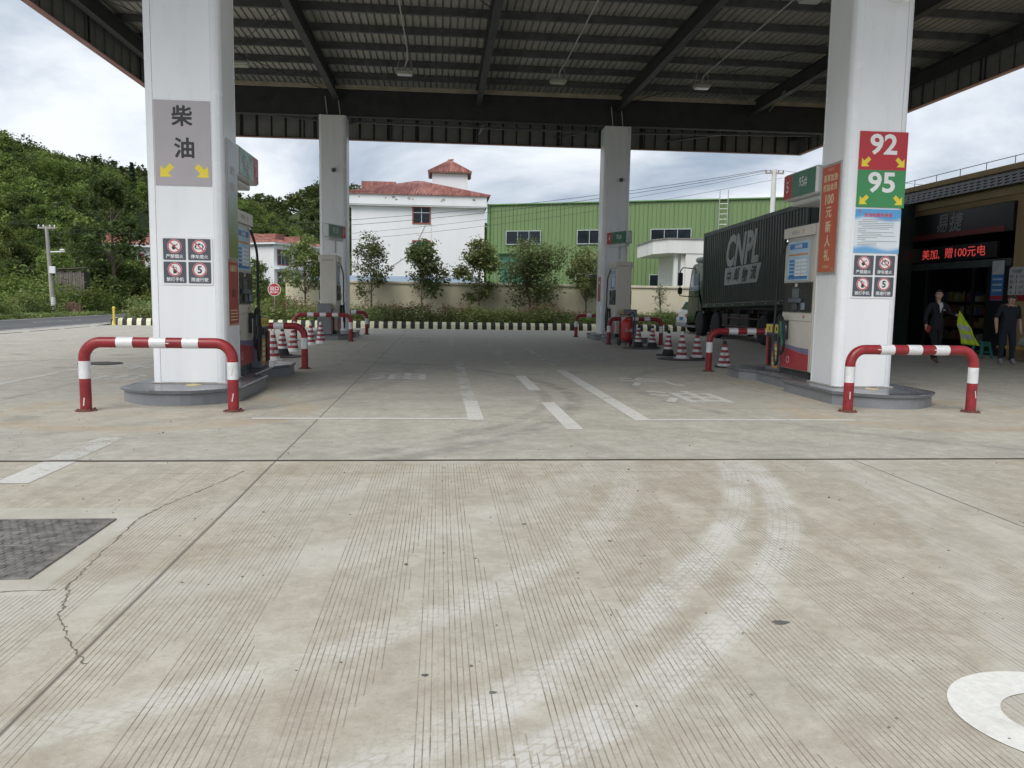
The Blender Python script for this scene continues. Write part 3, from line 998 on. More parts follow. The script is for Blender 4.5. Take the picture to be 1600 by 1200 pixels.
# pillar cameras
def cctv(x, y, z, face, label):
    t = thing('pillar_camera', label, 'camera', (x, y, z), group='small cameras on the pillars')
    MB().box(-.05, .05, -.03, 0, -.06, .06, .008).build('bracket', M_trim, t)
    MB().tube([(0, -.03, 0), (0, -.10, -.02)], .025, 8).build('arm', M_trim, t)
    MB().lathe([(.0, -.09), (.05, -.08), (.075, -.03), (.075, .03), (.05, .05)], 14, (0, -.15, -.03)).build('housing', mat('camera_dome', (0.05, .05, .05), .3), t, smooth=True)
cctv(-3.72, 28.94, 5.85, '-y', 'small dark dome camera on the shaded pillar by the white house')
cctv(6.45, 28.94, 5.80, '-y', 'small dark dome camera on the shaded pillar by the green shed')
t = thing('pillar_camera', 'white camera high on the pillar with the 92 and 95 sign', 'camera', (6.45, 11.41, 5.82), group='small cameras on the pillars')
MB().box(-.07, .07, -.03, 0, -.05, .07, .01).build('bracket', M_trim, t)
MB().tube([(0, -.03, 0), (0.05, -.14, -.03)], .03, 10).build('arm', M_trim, t)
MB().lathe([(.0, -.10), (.04, -.095), (.07, -.05), (.075, .0), (.06, .04)], 16, (0.06, -.2, -.03)).build('housing', M_trim, t, smooth=True)

# ---------------------------------------------------------------- islands
M_gran = mat('grey_granite', (0.22, 0.23, 0.245), 0.42, var=0.12, scale=2, bump=0.05, bscale=90, dirt=0.25, dirtcol=(0.14, 0.13, 0.115))
M_gran_top = mat('granite_top', (0.145, 0.15, 0.16), 0.24, var=0.12, scale=2, dirt=0.12, dirtcol=(0.20, 0.195, 0.18))
def island(cx, y0, L, flip, label):
    """y0: nose that carries the pillar; L: length; flip: pillar end is the far one"""
    t = thing('fuel_island', label, 'island', (cx, y0, 0), PI if flip else 0.0, group='grey granite fuel islands')
    def outline(o):
        pts = []
        hw = 0.79 + o
        for k in range(13):
            a = -1 + 2 * k / 12
            pts.append((hw * a, 0.52 * (abs(a) ** 2.2) - o))
        pts += [(hw, 2.20 + o * .5), (0.56 + o, 2.36), (0.56 + o, L - 1.2), (hw * 0.97, L - 0.85), (hw * 0.97, L - 0.25), (hw * .55, L + o), (-hw * .55, L + o), (-hw * 0.97, L - 0.25), (-hw * 0.97, L - 0.85), (-0.56 - o, L - 1.2), (-0.56 - o, 2.36), (-hw, 2.20 + o * .5)]
        return pts
    MB().prism(outline(-0.03), -0.02, 0.148).build('plinth', M_gran, t)
    mb = MB(); a = outline(0.0); b = outline(-0.015)
    n = len(a)
    vs = [(p[0], p[1], 0.15) for p in b] + [(p[0], p[1], 0.16) for p in a] + [(p[0], p[1], 0.188) for p in a] + [(p[0], p[1], 0.20) for p in b]
    fs = [tuple(range(n - 1, -1, -1)), tuple(3 * n + i for i in range(n))]
    for q in range(3):
        fs += [(q * n + i, q * n + (i + 1) % n, (q + 1) * n + (i + 1) % n, (q + 1) * n + i) for i in range(n)]
    mb._add(vs, fs)
    mb.build('top_slab', M_gran_top, t)
    return t
island(-3.47, 10.52, 5.0, False, 'grey granite island under the pillar with the diesel sign')
island(6.42, 10.44, 5.1, False, 'grey granite island under the pillar with the 92 and 95 sign')
island(-3.76, 30.75, 4.1, True, 'far granite island beside the diesel lane near the white house')
island(6.36, 30.7, 4.1, True, 'far granite island with the red fire extinguisher, before the green shed')
M_yel = mat('yellow_plastic', (0.72, 0.55, 0.08), 0.5, var=0.12)
for (x, y, w) in ((-3.38, 11.26, 'diesel sign'), (6.4, 11.25, '92 and 95 sign')):
    tag(MB().lathe([(.10, 0), (.10, .004), (.06, .007)], 16, (0, 0, 0)).build('floor_sticker', mat('sticker_yellow', (0.62, 0.50, 0.25), .6), loc=(x, y, 0.2)), 'faded yellow sticker on the granite ledge under the ' + w, 'sticker', 'faded yellow stickers on the granite ledges')

# ---------------------------------------------------------------- barrier hoops
M_red = mat('barrier_red', (0.265, 0.020, 0.026), 0.38, var=0.22, scale=9, dirt=0.45, dirtcol=(0.16, 0.05, 0.045), bump=.05)
M_band = mat('reflective_white', (0.74, 0.75, 0.76), 0.35, 0.15, var=0.08, scale=9, dirt=0.35, dirtcol=(0.42, 0.39, 0.37))
M_plate = mat('rusty_foot', (0.16, 0.06, 0.045), 0.75, var=0.3, scale=12, dirt=0.4, dirtcol=(0.2, 0.12, 0.08))
def hoop_path(W, H, rc):
    pts = [(-W / 2, 0)]
    pts += [(-W / 2, z) for z in (0.2, 0.41, 0.62)]
    pts += [(-W / 2 + rc - rc * math.cos(R(a)), H - rc + rc * math.sin(R(a))) for a in range(0, 91, 10)]
    return pts
def make_hoop(name, label, W=1.76, H=0.845, r=0.066):
    t = thing(name, label, 'barrier', group='red and white striped barriers')
    rc = 0.2
    half = hoop_path(W, H, rc)
    full = half + [(-p[0], p[1]) for p in reversed(half)]
    MB().tube([(p[0], 0, p[1]) for p in full], r, 16).build('pipe', M_red, t, smooth=True)
    span = W - 2 * rc
    sw = span / 7.0
    for k in (1, 3, 5):
        a = -span / 2 + k * sw
        MB().tube([(a, 0, H), (a + sw, 0, H)], r + .0022, 16).build('reflective_band', M_band, t, smooth=True)
    for s in (-1, 1):
        MB().tube([(s * W / 2, 0, 0.40), (s * W / 2, 0, 0.615)], r + .0022, 16).build('reflective_band', M_band, t, smooth=True)
        MB().lathe([(0.125, 0), (0.125, 0.012), (0.07, 0.014), (0.07, 0.03)], 20, (s * W / 2, 0, 0)).build('base_plate', M_plate, t, smooth=True)
        for k in range(4):
            a = PI / 4 + k * PI / 2
            MB().lathe([(.012, 0.012), (.012, .03), (.006, .034)], 6, (s * W / 2 + .1 * math.cos(a), .1 * math.sin(a), 0)).build('bolt', M_plate, t)
    return t
H0 = make_hoop('striped_barrier', 'red and white striped hoop barrier guarding the pillar with the diesel sign')
H0.location = (-3.44, 10.12, 0)
for (x, y, rz, lab) in ((6.38, 10.24, 0, 'red and white striped hoop barrier guarding the pillar with the 92 and 95 sign'),
                        (-3.56, 16.12, 0, 'striped hoop barrier at the end of the diesel island, beside five cones'),
                        (6.49, 16.22, 0, 'striped hoop barrier behind the grey cabinet, beside the parked truck'),
                        (-3.74, 26.05, 0, 'striped hoop barrier in front of the far dispenser near the white house'),
                        (-3.68, 30.95, 0, 'striped hoop barrier behind the shaded pillar near the white house'),
                        (6.44, 26.0, 0, 'striped hoop barrier behind the wheeled fire extinguisher'),
                        (6.18, 30.9, 0, 'striped hoop barrier behind the shaded pillar by the green shed')):
    copy_tree(H0, (x, y, 0), rz, lab)
# paint chips on the two front barriers
M_chip = mat('paint_chip', (0.62, 0.6, 0.57), .6)
rnd = random.Random(5)
fr = [o for o in COL.objects if o.name.startswith('striped_barrier')][:2]
for hb, spots in ((fr[0], ((-.8, .12, 0), (.88 - .02, .18, 0), (.1, .842, 1), (.87, .5, 0))), (fr[1], ((-.86, .23, 0), (-.87, .52, 0), (.87, .25, 0), (-.5, .85, 1), (-.05, .845, 1), (.3, .85, 1)))):
    for (dx, z, hor) in spots:
        if hor: mb = MB().box(dx - .04, dx + .04, -.0685, -.0665, z - .006, z + .006)
        else:
            sx = 1 if dx > 0 else -1
            dx = sx * .88 + rnd.uniform(-.015, .015)
            mb = MB().box(dx - .006, dx + .006, -.0685, -.0665, z - .05, z + .05)
            mb.xf(Matrix.Translation((dx, 0, z)) @ Matrix.Rotation(rnd.uniform(-.2, .2), 4, 'Y') @ Matrix.Translation((-dx, 0, -z)))
        mb.build('paint_chip', M_chip, hb)

# ---------------------------------------------------------------- cones
M_cr = mat('cone_red', (0.31, 0.035, 0.045), 0.5, var=0.18, scale=9, dirt=0.3)
M_cw = mat('cone_white', (0.72, 0.71, 0.70), 0.4, var=0.08, scale=9, dirt=0.35, dirtcol=(0.35, 0.32, 0.29))
M_cb = mat('cone_black', (0.03, 0.03, 0.031), 0.8, var=0.3, scale=9, dirt=0.3, dirtcol=(0.15, 0.14, 0.12))
def cone(kind, h, loc, label, rz=0):
    t = thing('traffic_cone', label, 'cone', loc, rz, group='red and white traffic cones')
    rb, rt = 0.15, 0.032
    def rad(z): return rb + (rt - rb) * z / h
    if kind == 'dark':
        MB().box(-.23, .23, -.23, .23, 0.0, 0.035, 0.012).build('foot', M_cb, t)
        MB().lathe([(rad(.035) + .02, .03), (rad(.16), .18)], 20).build('skirt', M_cb, t, smooth=True)
        z = 0.18
    else:
        MB().lathe([(.215, 0), (.215, .015), (.19, .028)], 24).build('foot', M_cb if kind == 'blackfoot' else M_cw, t, smooth=True)
        z = 0.026
    nb = 8 if kind != 'dark' else 7
    top = h - 0.09
    bh = (top - z) / nb
    for i in range(nb):
        m = M_cw if i % 2 == 0 else M_cr
        MB().lathe([(rad(z + i * bh), z + i * bh + .0006), (rad(z + (i + 1) * bh), z + (i + 1) * bh)], 20).build('band', m, t, smooth=True)
        if m is M_cw and i in (2, 4):
            pass
    MB().lathe([(rad(top), top + .0005), (rt, h - .012), (rt * .7, h)], 16).build('tip', M_cb if kind != 'white' else M_cw, t, smooth=True)
    # worn lettering on the sleeve
    for i, ch in enumerate('禁止'):
        zc = z + bh * (2.5 + 2 * i)
        text(ch, 0.085, M_cb, t, (0, -rad(zc) - .004, zc), '-y')
    # carry ring
    MB().tube([(.04 * math.cos(a) , 0, h + .025 + .035 * math.sin(a)) for a in [k * PI / 6 for k in range(13)]], .006, 6).build('ring', M_cb, t)
    return t
cone('white', 0.66, (-3.70, 18.15, 0), 'white footed cone nearest the striped barrier on the diesel island', .1)
cone('dark', 0.68, (-3.76, 19.5, 0), 'cone with black square foot standing second from the diesel island', .3)
cone('white', 0.64, (-3.80, 21.1, 0), 'white footed cone third from the diesel island', -.2)
cone('white', 0.66, (-3.80, 23.95, 0), 'cone fourth from the diesel island, before the far barrier', .4)
cone('white', 0.66, (-3.62, 24.7, 0), 'cone right against the far barrier near the white house', .2)
cone('dark', 0.70, (6.17, 24.45, 0), 'black footed cone standing closest beside the red fire extinguisher', .2)
cone('dark', 0.70, (6.55, 24.2, 0), 'black footed cone second from the red fire extinguisher', -.1)
cone('dark', 0.69, (6.07, 20.8, 0), 'black footed cone on the manhole cover with black tip', .5)
cone('white', 0.70, (6.10, 19.7, 0), 'white cone with a loop on its tip beside the manhole', .0)
cone('blackfoot', 0.68, (6.58, 19.95, 0), 'white tipped cone with round black foot on the manhole', .3)
cone('blackfoot', 0.60, (6.34, 17.3, 0), 'white tipped cone behind the striped barrier near the grey cabinet', -.3)
# ================================================================ DISPENSERS
M_cream = mat('dispenser_cream', (0.63, 0.60, 0.53), 0.4, var=0.06, scale=2, dirt=0.12, dirtcol=(0.4, 0.37, 0.32))
M_cream2 = mat('dispenser_grey', (0.50, 0.50, 0.47), 0.45, var=0.06, scale=2)
M_dpan = mat('dispenser_black_panel', (0.030, 0.032, 0.034), 0.25, var=0.2)
M_screen = mat('screen_grey', (0.12, 0.145, 0.16), 0.15, var=0.2)
M_dred = mat('dispenser_red', (0.42, 0.05, 0.06), 0.35, var=0.08)
M_dblue = mat('dispenser_violet', (0.20, 0.19, 0.30), 0.4, var=0.08)
M_ngreen = mat('nozzle_green', (0.02, 0.11, 0.07), 0.45, var=0.2)
M_ink = mat('ink_dark', (0.035, 0.037, 0.042), 0.6, var=0.05)
M_white = mat('print_white', (0.80, 0.80, 0.80), 0.55, var=0.03)
M_pblue = mat('print_blue', (0.06, 0.22, 0.52), 0.45, var=0.1)
M_plblue = mat('print_light_blue', (0.45, 0.62, 0.76), 0.45, var=0.1)
M_gline = mat('print_grey', (0.30, 0.31, 0.33), 0.6, var=0.1)
M_org = mat('print_orange', (0.62, 0.30, 0.10), 0.5, var=0.1)
M_cab = mat('cabinet_grey', (0.18, 0.19, 0.21), 0.5, var=0.12, scale=4, dirt=0.2)


def side_front(t, s, W, L, H, nozzle):
    """front of a dispenser on the side s (+1/-1 in local X)"""
    face = '+x' if s > 0 else '-x'
    xf = s * W / 2
    def bx(name, d0, d1, y0, y1, z0, z1, mt, par=t, b=0.0):
        a, c = sorted((xf + s * d0, xf + s * d1))
        return MB().box(a, c, y0, y1, z0, z1, b).build(name, mt, par)
    # upper recess with price list, black console, lower door with red base
    bx('recess_back', 0.002, 0.012, -L / 2 + .12, L / 2 - .10, 1.62, 2.36, M_cream2)
    hd = bx('header', 0.002, 0.05, -L / 2 + .02, L / 2 - .02, 2.37, H - .02, M_cream, b=.006)
    text('中国石化', 0.075, M_gline, hd, (xf + s * .0525, s * 0.10 * -1, H - .11), face)
    ring_mesh('logo', M_org, hd, .022, .035, .002, (xf + s * .051, -s * -0.20, H - .11), face, 16)
    pn = bx('price_list', 0.013, 0.018, -L / 2 + .22, L / 2 - .16, 1.64, 2.30, M_plblue)
    yc = 0.03; ww = L - .38
    def strip(y0, y1, z0, z1, mt): bx('printed_line', 0.019, 0.0205, y0, y1, z0, z1, mt, pn)
    strip(yc - ww * .42, yc + ww * .42, 2.17, 2.26, M_pblue); strip(yc - ww * .46, yc + ww * .46, 2.06, 2.09, M_org)
    for k in range(5):
        z = 1.99 - k * .062
        for c in range(3):
            strip(yc - ww * .42 + c * ww * .29, yc - ww * .42 + c * ww * .29 + ww * .25, z - .04, z, M_pblue if (c == (2 if s < 0 else 0)) else M_white)
    strip(yc - ww * .46, yc + ww * .46, 1.66, 1.71, M_pblue)
    text('加油优惠', 0.07, M_white, pn, (xf + s * .0225, yc, 2.215), face, bold=.002)
    cs = bx('console', 0.002, 0.03, -L / 2 + .05, L / 2 - .06, 1.10, 1.60, M_dpan, b=.006)
    bx('display', 0.031, 0.04, -.10, .14, 1.34, 1.50, M_screen, cs); bx('card_reader', 0.031, 0.075, -.22, .22, 1.26, 1.335, mat('reader_blue', (0.10, .12, .15), .4), cs, .01)
    bx('keypad', 0.031, 0.055, -.07, .11, 1.13, 1.25, mat('keypad', (.06, .065, .075), .4), cs, .006)
    bx('receipt_slot', 0.031, 0.06, s * .30 - .05, s * .30 + .05, 1.14, 1.26, mat('reader_pale', (.22, .26, .31), .4), cs, .006)
    bx('label', 0.031, 0.034, -.03, .06, 1.53, 1.585, mat('print_pale', (.6, .5, .48), .5), cs)
    bx('hose_band', 0.002, 0.02, -L / 2 + .03, L / 2 - .05, 0.955, 1.085, M_cream, b=.004)
    ring_mesh('band_logo', M_dred, t, .012, .03, .002, (xf + s * .0205, -s * -.30, 1.03), face, 14)
    dr = bx('door', 0.002, 0.022, -L / 2 + .03, L / 2 - .05, 0.12, 0.945, M_cream, b=.005)
    # painted base swoosh: red field under a violet band (flat print on the door)
    y0, y1 = -L / 2 + .035, L / 2 - .055
    n = 10
    def zc(u): return 0.40 + 0.10 * (u if s < 0 else 1 - u) ** 1.5
    for nm, lo, hi, mt in (('red_print', lambda u: .125, lambda u: zc(u), M_dred), ('violet_print', lambda u: zc(u) + .002, lambda u: zc(u) + .09 * (0.6 + .5 * (1 - (u if s < 0 else 1 - u))), M_dblue)):
        vs = []; fs = []
        for k in range(n + 1):
            u = k / n
            yy = y0 + (y1 - y0) * u
            vs += [(xf + s * .0235, yy, lo(u)), (xf + s * .0235, yy, hi(u))]
        for k in range(n): fs.append((2 * k, 2 * k + 2, 2 * k + 3, 2 * k + 1))
        MB()._add(vs, fs).build(nm, mt, dr, fix=False)
    ring_mesh('door_logo', M_white, dr, .05, .058, .001, (xf + s * .0245, s * -.22 * -1 * -1, .27), face, 20)
    bx('door_lock', 0.023, 0.03, -s * .36 - .02, -s * .36 + .02, .62, .70, M_dpan, dr)
    bx('kick_plate', -0.06, -0.01, -L / 2 + .05, L / 2 - .05, 0.0, 0.11, M_dpan)
    # nozzle boot, nozzle and hose
    ny = s * -1 * (-0.28) if nozzle else 0
    ny = 0.30
    bt = bx('nozzle_boot', 0.023, 0.09, ny - .06, ny + .06, .62, .95, M_dpan, t, .012)
    X = xf + s * .13
    nz = MB().tube([(X, ny + .02, .93), (X, ny, .80), (X + s * .01, ny - .02, .66)], [.035, .045, .03], 10)
    nz.tube([(X, ny - .02, .74), (X + s * .03, ny - .10, .66), (X + s * .03, ny - .14, .52)], .022, 8)
    nz.build('nozzle', M_ngreen if nozzle == 'green' else M_dpan, t, smooth=True)
    nzg = MB().tube([(X - s * .02, ny - .10, .86), (X - s * .02, ny - .10, .56)], .02, 8); nzg.build('nozzle_tag', M_white, t)
    pts = []
    xh = xf + s * .10
    ctrl = [(xf + s * .03, L / 2 - .14, 2.33), (xh, L / 2 - .02, 2.0), (xh, L / 2 + .05, 1.6), (xh, L / 2 + .06, 1.1), (xh + s * .04, L / 2 + .02, .62), (xh + s * .05, L / 2 - .12, .20), (xh + s * .05, L / 2 - .22, .22), (xh + s * .05, L / 2 - .26, .6), (xh + s * .05, L / 2 - .25, .9), (xh + s * .04, ny + .10, 1.02), (xh + s * .04, ny - .06, .98), (xh + s * .04, ny - .16, .75), (xh + s * .04, ny - .13, .45), (xh + s * .04, ny, .36), (xh + s * .03, ny + .10, .50), (X, ny + .03, .68)]
    C = [Vector(c) for c in ctrl]
    for i in range(len(C) - 1):
        p0 = C[max(i - 1, 0)]; p1 = C[i]; p2 = C[i + 1]; p3 = C[min(i + 2, len(C) - 1)]
        for k in range(5):
            u = k / 5
            pts.append(0.5 * ((2 * p1) + (-p0 + p2) * u + (2 * p0 - 5 * p1 + 4 * p2 - p3) * u * u + (-p0 + 3 * p1 - 3 * p2 + p3) * u ** 3))
    pts.append(C[-1])
    MB().tube(pts, .021, 8).build('hose', M_black, t, smooth=True)
    MB().tube([(xf + s * .01, L / 2 - .14, 2.36), (xf + s * .04, L / 2 - .14, 2.31)], .025, 8).build('hose_joint', mat('bright_metal', (.5, .5, .5), .3, .8), t)


def dispenser(cx, cy, z, W, L, H, label, noz=('green', 'green')):
    t = thing('fuel_dispenser', label, 'dispenser', (cx, cy, z), group='cream fuel dispensers')
    MB().box(-W / 2, W / 2, -L / 2, L / 2, 0.10, H, 0.02).build('body', M_cream, t)
    MB().box(-W / 2 + .04, W / 2 - .04, -L / 2 + .04, L / 2 - .04, 0.0, 0.10).build('base', M_dpan, t)
    for s, nz in ((-1, noz[0]), (1, noz[1])):
        side_front(t, s, W, L, H, nz)
    for sy in (-1, 1):
        for zz in (2.40, 0.78):
            for k in range(5):
                y0, y1 = sorted((sy * (L / 2 + .0005), sy * (L / 2 + .004)))
                MB().box(-W * .36 + k * W * .15, -W * .36 + k * W * .15 + W * .09, y0, y1, zz, zz + .06).build('vent', mat('vent_tan', (.42, .38, .30), .7), t)
    return t
dispenser(6.40, 13.22, ZI, 0.62, 1.18, 2.56, 'cream dispenser with green nozzle beside the pillar with the 92 and 95 sign')
dispenser(-3.47, 13.22, ZI, 0.62, 1.16, 2.58, 'cream dispenser with black hose behind the pillar with the diesel sign', (None, None))
dispenser(-3.70, 27.55, ZI, 0.54, 1.0, 2.60, 'cream dispenser on the far island near the white house', (None, None))
dispenser(6.27, 27.6, ZI, 0.52, 1.0, 2.57, 'cream dispenser on the far island behind the fire extinguisher')

# grey service cabinets with yellow heads
def cabinet(x, y, z, label, w=.52, dp=.62, h=.86, face=-1):
    t = thing('service_cabinet', label, 'cabinet', (x, y, z), group='grey service cabinets on the islands')
    MB().box(-w / 2, w / 2, -dp / 2, dp / 2, 0, h, 0.012).build('body', M_cab, t)
    xf = face * w / 2
    f = '-x' if face < 0 else '+x'
    def bx(nm, d0, d1, y0, y1, z0, z1, mt):
        a, c = sorted((xf + face * d0, xf + face * d1)); return MB().box(a, c, y0, y1, z0, z1).build(nm, mt, t)
    bx('yellow_head', .001, .012, -dp / 2 + .02, dp / 2 - .02, h - .15, h - .01, M_yel)
    for k in range(3): bx('head_mark', .0125, .014, -.2 + k * .16, -.15 + k * .16, h - .12, h - .05, M_ink)
    bx('dark_niche', .001, .004, 0.02, dp / 2 - .05, .08, h - .18, M_dpan)
    bx('side_strip', .001, .01, -dp / 2 + .05, -.02, .05, .50, M_org)
    for k in range(4): bx('strip_label', .0105, .013, -dp / 2 + .07, -.04, .12 + k * .09, .17 + k * .09, mat('label_yellow_green', (.62, .66, .34), .5))
    bx('button_box', .001, .03, -.20, -.08, .56, .68, M_ink)
    MB().tube([(xf + face * .03, .15, .1), (xf + face * .03, .16, .62)], .022, 8).build('red_tube', M_red, t)
    return t
cabinet(6.40, 14.28, ZI, 'grey cabinet with yellow head beside the dispenser with green nozzle')
cabinet(-3.30, 14.22, ZI, 'grey cabinet beside the dispenser behind the diesel pillar', face=1)
cabinet(-3.78, 26.78, ZI, 'grey cabinet in front of the far dispenser near the white house', w=.46, dp=.36, h=1.0, face=1)
cabinet(6.42, 26.82, ZI, 'grey cabinet beside the far dispenser behind the fire extinguisher', w=.46, dp=.36, h=.95, face=-1)

# wheeled fire extinguisher
t = thing('wheeled_fire_extinguisher', 'large red wheeled fire extinguisher before the far barrier', 'fire extinguisher', (5.98, 25.3, 0), 0.2)
cyl = MB().lathe([(.02, .14), (.12, .16), (.175, .22), (.18, .28), (.18, .72), (.165, .80), (.10, .86), (.045, .88), (.045, .92)], 24)
cyl.build('cylinder', mat('extinguisher_red', (.50, .035, .03), .35, var=.1, dirt=.15), t, smooth=True)
MB().box(-.05, .05, -.05, .05, .92, .97, .01).tube([(0, 0, .95), (-.12, 0, 1.0), (-.17, 0, .96)], .015, 6).build('valve', mat('brass', (.45, .36, .2), .35, .7), t)
MB().tube([(.04, 0, .95), (.22, .02, 1.08), (.30, .02, .95), (.22, -.05, .6), (.2, -.1, .35)], .018, 8).build('hose', M_black, t)
for s in (-1, 1):
    MB().lathe([(.05, -.025), (.11, -.022), (.12, 0), (.11, .022), (.05, .025)], 18).xf(Matrix.Translation((s * .20, .10, .12)) @ Matrix.Rotation(PI / 2, 4, 'Y')).build('wheel', M_black, t, smooth=True)
MB().tube([(-.17, .12, .12), (-.16, .2, .6), (-.14, .2, 1.0), (.14, .2, 1.0), (.16, .2, .6), (.17, .12, .12)], .014, 8).build('handle_frame', M_red, t)
MB().tube([(-.2, .10, .12), (.2, .10, .12)], .015, 6).tube([(0, -.05, .2), (-.12, -.2, .02)], .015, 6).tube([(0, -.05, .2), (.12, -.2, .02)], .015, 6).build('axle', M_red, t)
text('灭火器', .085, M_white, t, (0, -.185, .5), '-y', sy=1.3)

# ---------------------------------------------------------------- signs on pillars
M_sgrey = mat('sign_mauve_grey', (0.42, 0.39, 0.41), 0.45, var=0.03)
M_sdark = mat('sign_slate', (0.085, 0.095, 0.115), 0.45, var=0.05)
M_sred = mat('sign_red', (0.46, 0.035, 0.045), 0.4, var=0.04)
M_sgreen = mat('sign_green', (0.055, 0.27, 0.10), 0.4, var=0.04)
M_syel = mat('sign_yellow', (0.80, 0.64, 0.05), 0.45, var=0.04)
M_ring = mat('sign_ring_red', (0.55, 0.06, 0.07), 0.45, var=0.04)
ARW = [(0, .5), (0.0, .5)]
def arrow(parent, x, y, z, s, dirx, face='-y'):
    # stubby arrow pointing down and sideways
    p = [(.0, -.55), (.50, -.02), (.18, -.02), (.18, .50), (-.18, .50), (-.18, -.02), (-.50, -.02)]
    a = R(45) * dirx
    q = [((u * math.cos(a) - v * math.sin(a)) * s, (u * math.sin(a) + v * math.cos(a)) * s) for u, v in p]
    return plate('arrow', M_syel, parent, 0, 0, .0015, (x, y, z), face, poly=q)
YF = 11.42 - 0.001
t = thing('diesel_sign', 'grey diesel sign with dark characters and two yellow arrows on white pillar', 'sign', (-3.482, YF, 3.47))
plate('board', M_sgrey, t, .735, 1.12, .012, (0, 0, 0))
text('柴', .29, M_ink, t, (0.0, -.0125, .36), bold=.0085, fit=(.275, .275)); text('油', .29, M_ink, t, (0.02, -.0125, -.06), bold=.0085, fit=(.265, .275))
arrow(t, -.22, -.0125, -.37, .21, -1); arrow(t, .25, -.0125, -.37, .21, 1)
t = thing('petrol_sign', 'red 92 over green 95 petrol sign with yellow arrows on white pillar', 'sign', (6.435, YF, 3.41))
plate('red_board', M_sred, t, .735, .548, .012, (0, 0, .272)); plate('green_board', M_sgreen, t, .735, .538, .012, (0, 0, -.272))
for z, s in ((.272, '92'), (-.272, '95')):
    text(s, .40, M_white, t, (0.0, -.0125, z + .092), offset=.010, fit=(.42, .30))
    arrow(t, -.26, -.0125, z - .165, .165, -1); arrow(t, .27, -.0125, z - .165, .165, 1)
# blue notice
t = thing('notice_board', 'blue and white printed notice under the green 95 sign', 'notice', (6.42, YF, 2.525))
def notice_mat():
    mt, nt, b = pbsdf('notice_print'); g = NG(nt)
    P = g.xyz(g.n('ShaderNodeTexCoord').outputs['Object'])
    wv = g.add(P[2], g.mul(g.m('SINE', g.mul(P[0], 9.0)), .03))
    c = g.mix(g.ss(wv, .13, .22), (.72, .78, .82), (.10, .36, .68))
    c = g.mix(g.ss(wv, -.20, -.285), c, (.16, .40, .68))
    g.put(b.inputs['Base Color'], c); b.inputs['Roughness'].default_value = .25
    return mt
plate('board', notice_mat(), t, .70, .64, .008, (0, 0, 0))
text('加油站服务承诺', .062, M_ring, t, (0, -.0085, .235), bold=.002)
rnd = random.Random(9)
for k in range(15):
    z = .165 - k * .026
    x0 = -.30 if k % 4 else -.24; x1 = x0 + rnd.choice((.12, .48, .55, .58, .3))
    plate('printed_line', M_gline, t, x1 - x0, .008, .001, ((x0 + x1) / 2, -.0085, z))
ring_mesh('logo', M_ring, t, .008, .018, .001, (-.29, -.0085, .285))
# safety panels
def safety_sign(x, z, face_y, label):
    t = thing('safety_sign', label, 'sign', (x, face_y, z), group='four-panel safety signs')
    plate('backing', M_white, t, .685, .655, .010, (0, 0, 0), r=.03)
    items = (('严禁烟火', -1, 1), ('停车熄火', 1, 1), ('禁打手机', -1, -1), ('限速行驶', 1, -1))
    for s, sx, sy in items:
        px, pz = sx * .165, sy * .157
        p = plate('panel', M_sdark, t, .30, .29, .003, (px, -.0102, pz), r=.012)
        yb = -.0134 - (-.0102)
        plate('disc', M_white, p, 0, 0, .001, (0, -.0031, .04), poly=disc(.095))
        ring_mesh('prohibition_ring', M_ring, p, .076, .092, .001, (0, -.0042, .04))
        if s == '限速行驶':
            text('5', .135, M_ink, p, (0, -.0045, .04), bold=.004)
        else:
            def rc(nm, x0, x1, z0, z1, ang=0): 
                pl = [(x0, z0), (x1, z0), (x1, z1), (x0, z1)]
                c, sn = math.cos(ang), math.sin(ang)
                plate(nm, M_ink, p, 0, 0, .0006, (0, -.0042, .04), poly=[(u * c - v * sn, u * sn + v * c) for u, v in pl])
            if s == '严禁烟火':
                plate('pictogram', M_ink, p, 0, 0, .0006, (0, -.0042, .04), poly=[(-.012, -.05), (.02, -.03), (.012, 0), (.0, .03), (-.012, .01), (-.035, -.005), (-.03, -.035)])
                rc('pictogram', -.002, .055, -.004, .006, .6)
            elif s == '停车熄火':
                for q in ((-.045, .045, -.035, -.025), (-.045, .045, .02, .03), (-.05, -.04, -.035, .03), (.04, .05, -.03, .025), (-.015, .015, .03, .045), (-.062, -.05, -.015, .012), (.05, .06, -.012, .012)):
                    rc('pictogram', *q)
            else:
                rc('pictogram', -.022, .022, -.055, .03); rc('pictogram', -.02, -.008, .03, .055)
                plate('pictogram', M_white, p, 0, 0, .0008, (0, -.0048, .05), poly=[(-.015, -.01), (.015, -.01), (.015, .012), (-.015, .012)])
            pl = [(-.083, -.007), (.083, -.007), (.083, .007), (-.083, .007)]
            c, sn = math.cos(R(-45)), math.sin(R(-45))
            plate('slash', M_ring, p, 0, 0, .001, (0, -.0052, .04), poly=[(u * c - v * sn, u * sn + v * c) for u, v in pl])
        text(s, .058, M_white, p, (0, -.0033, -.095), bold=.001)
safety_sign(-3.463, 1.895, YF, 'four-panel white and slate safety sign below the grey diesel sign')
safety_sign(6.405, 1.868, YF, 'four-panel white and slate safety sign below the blue notice')

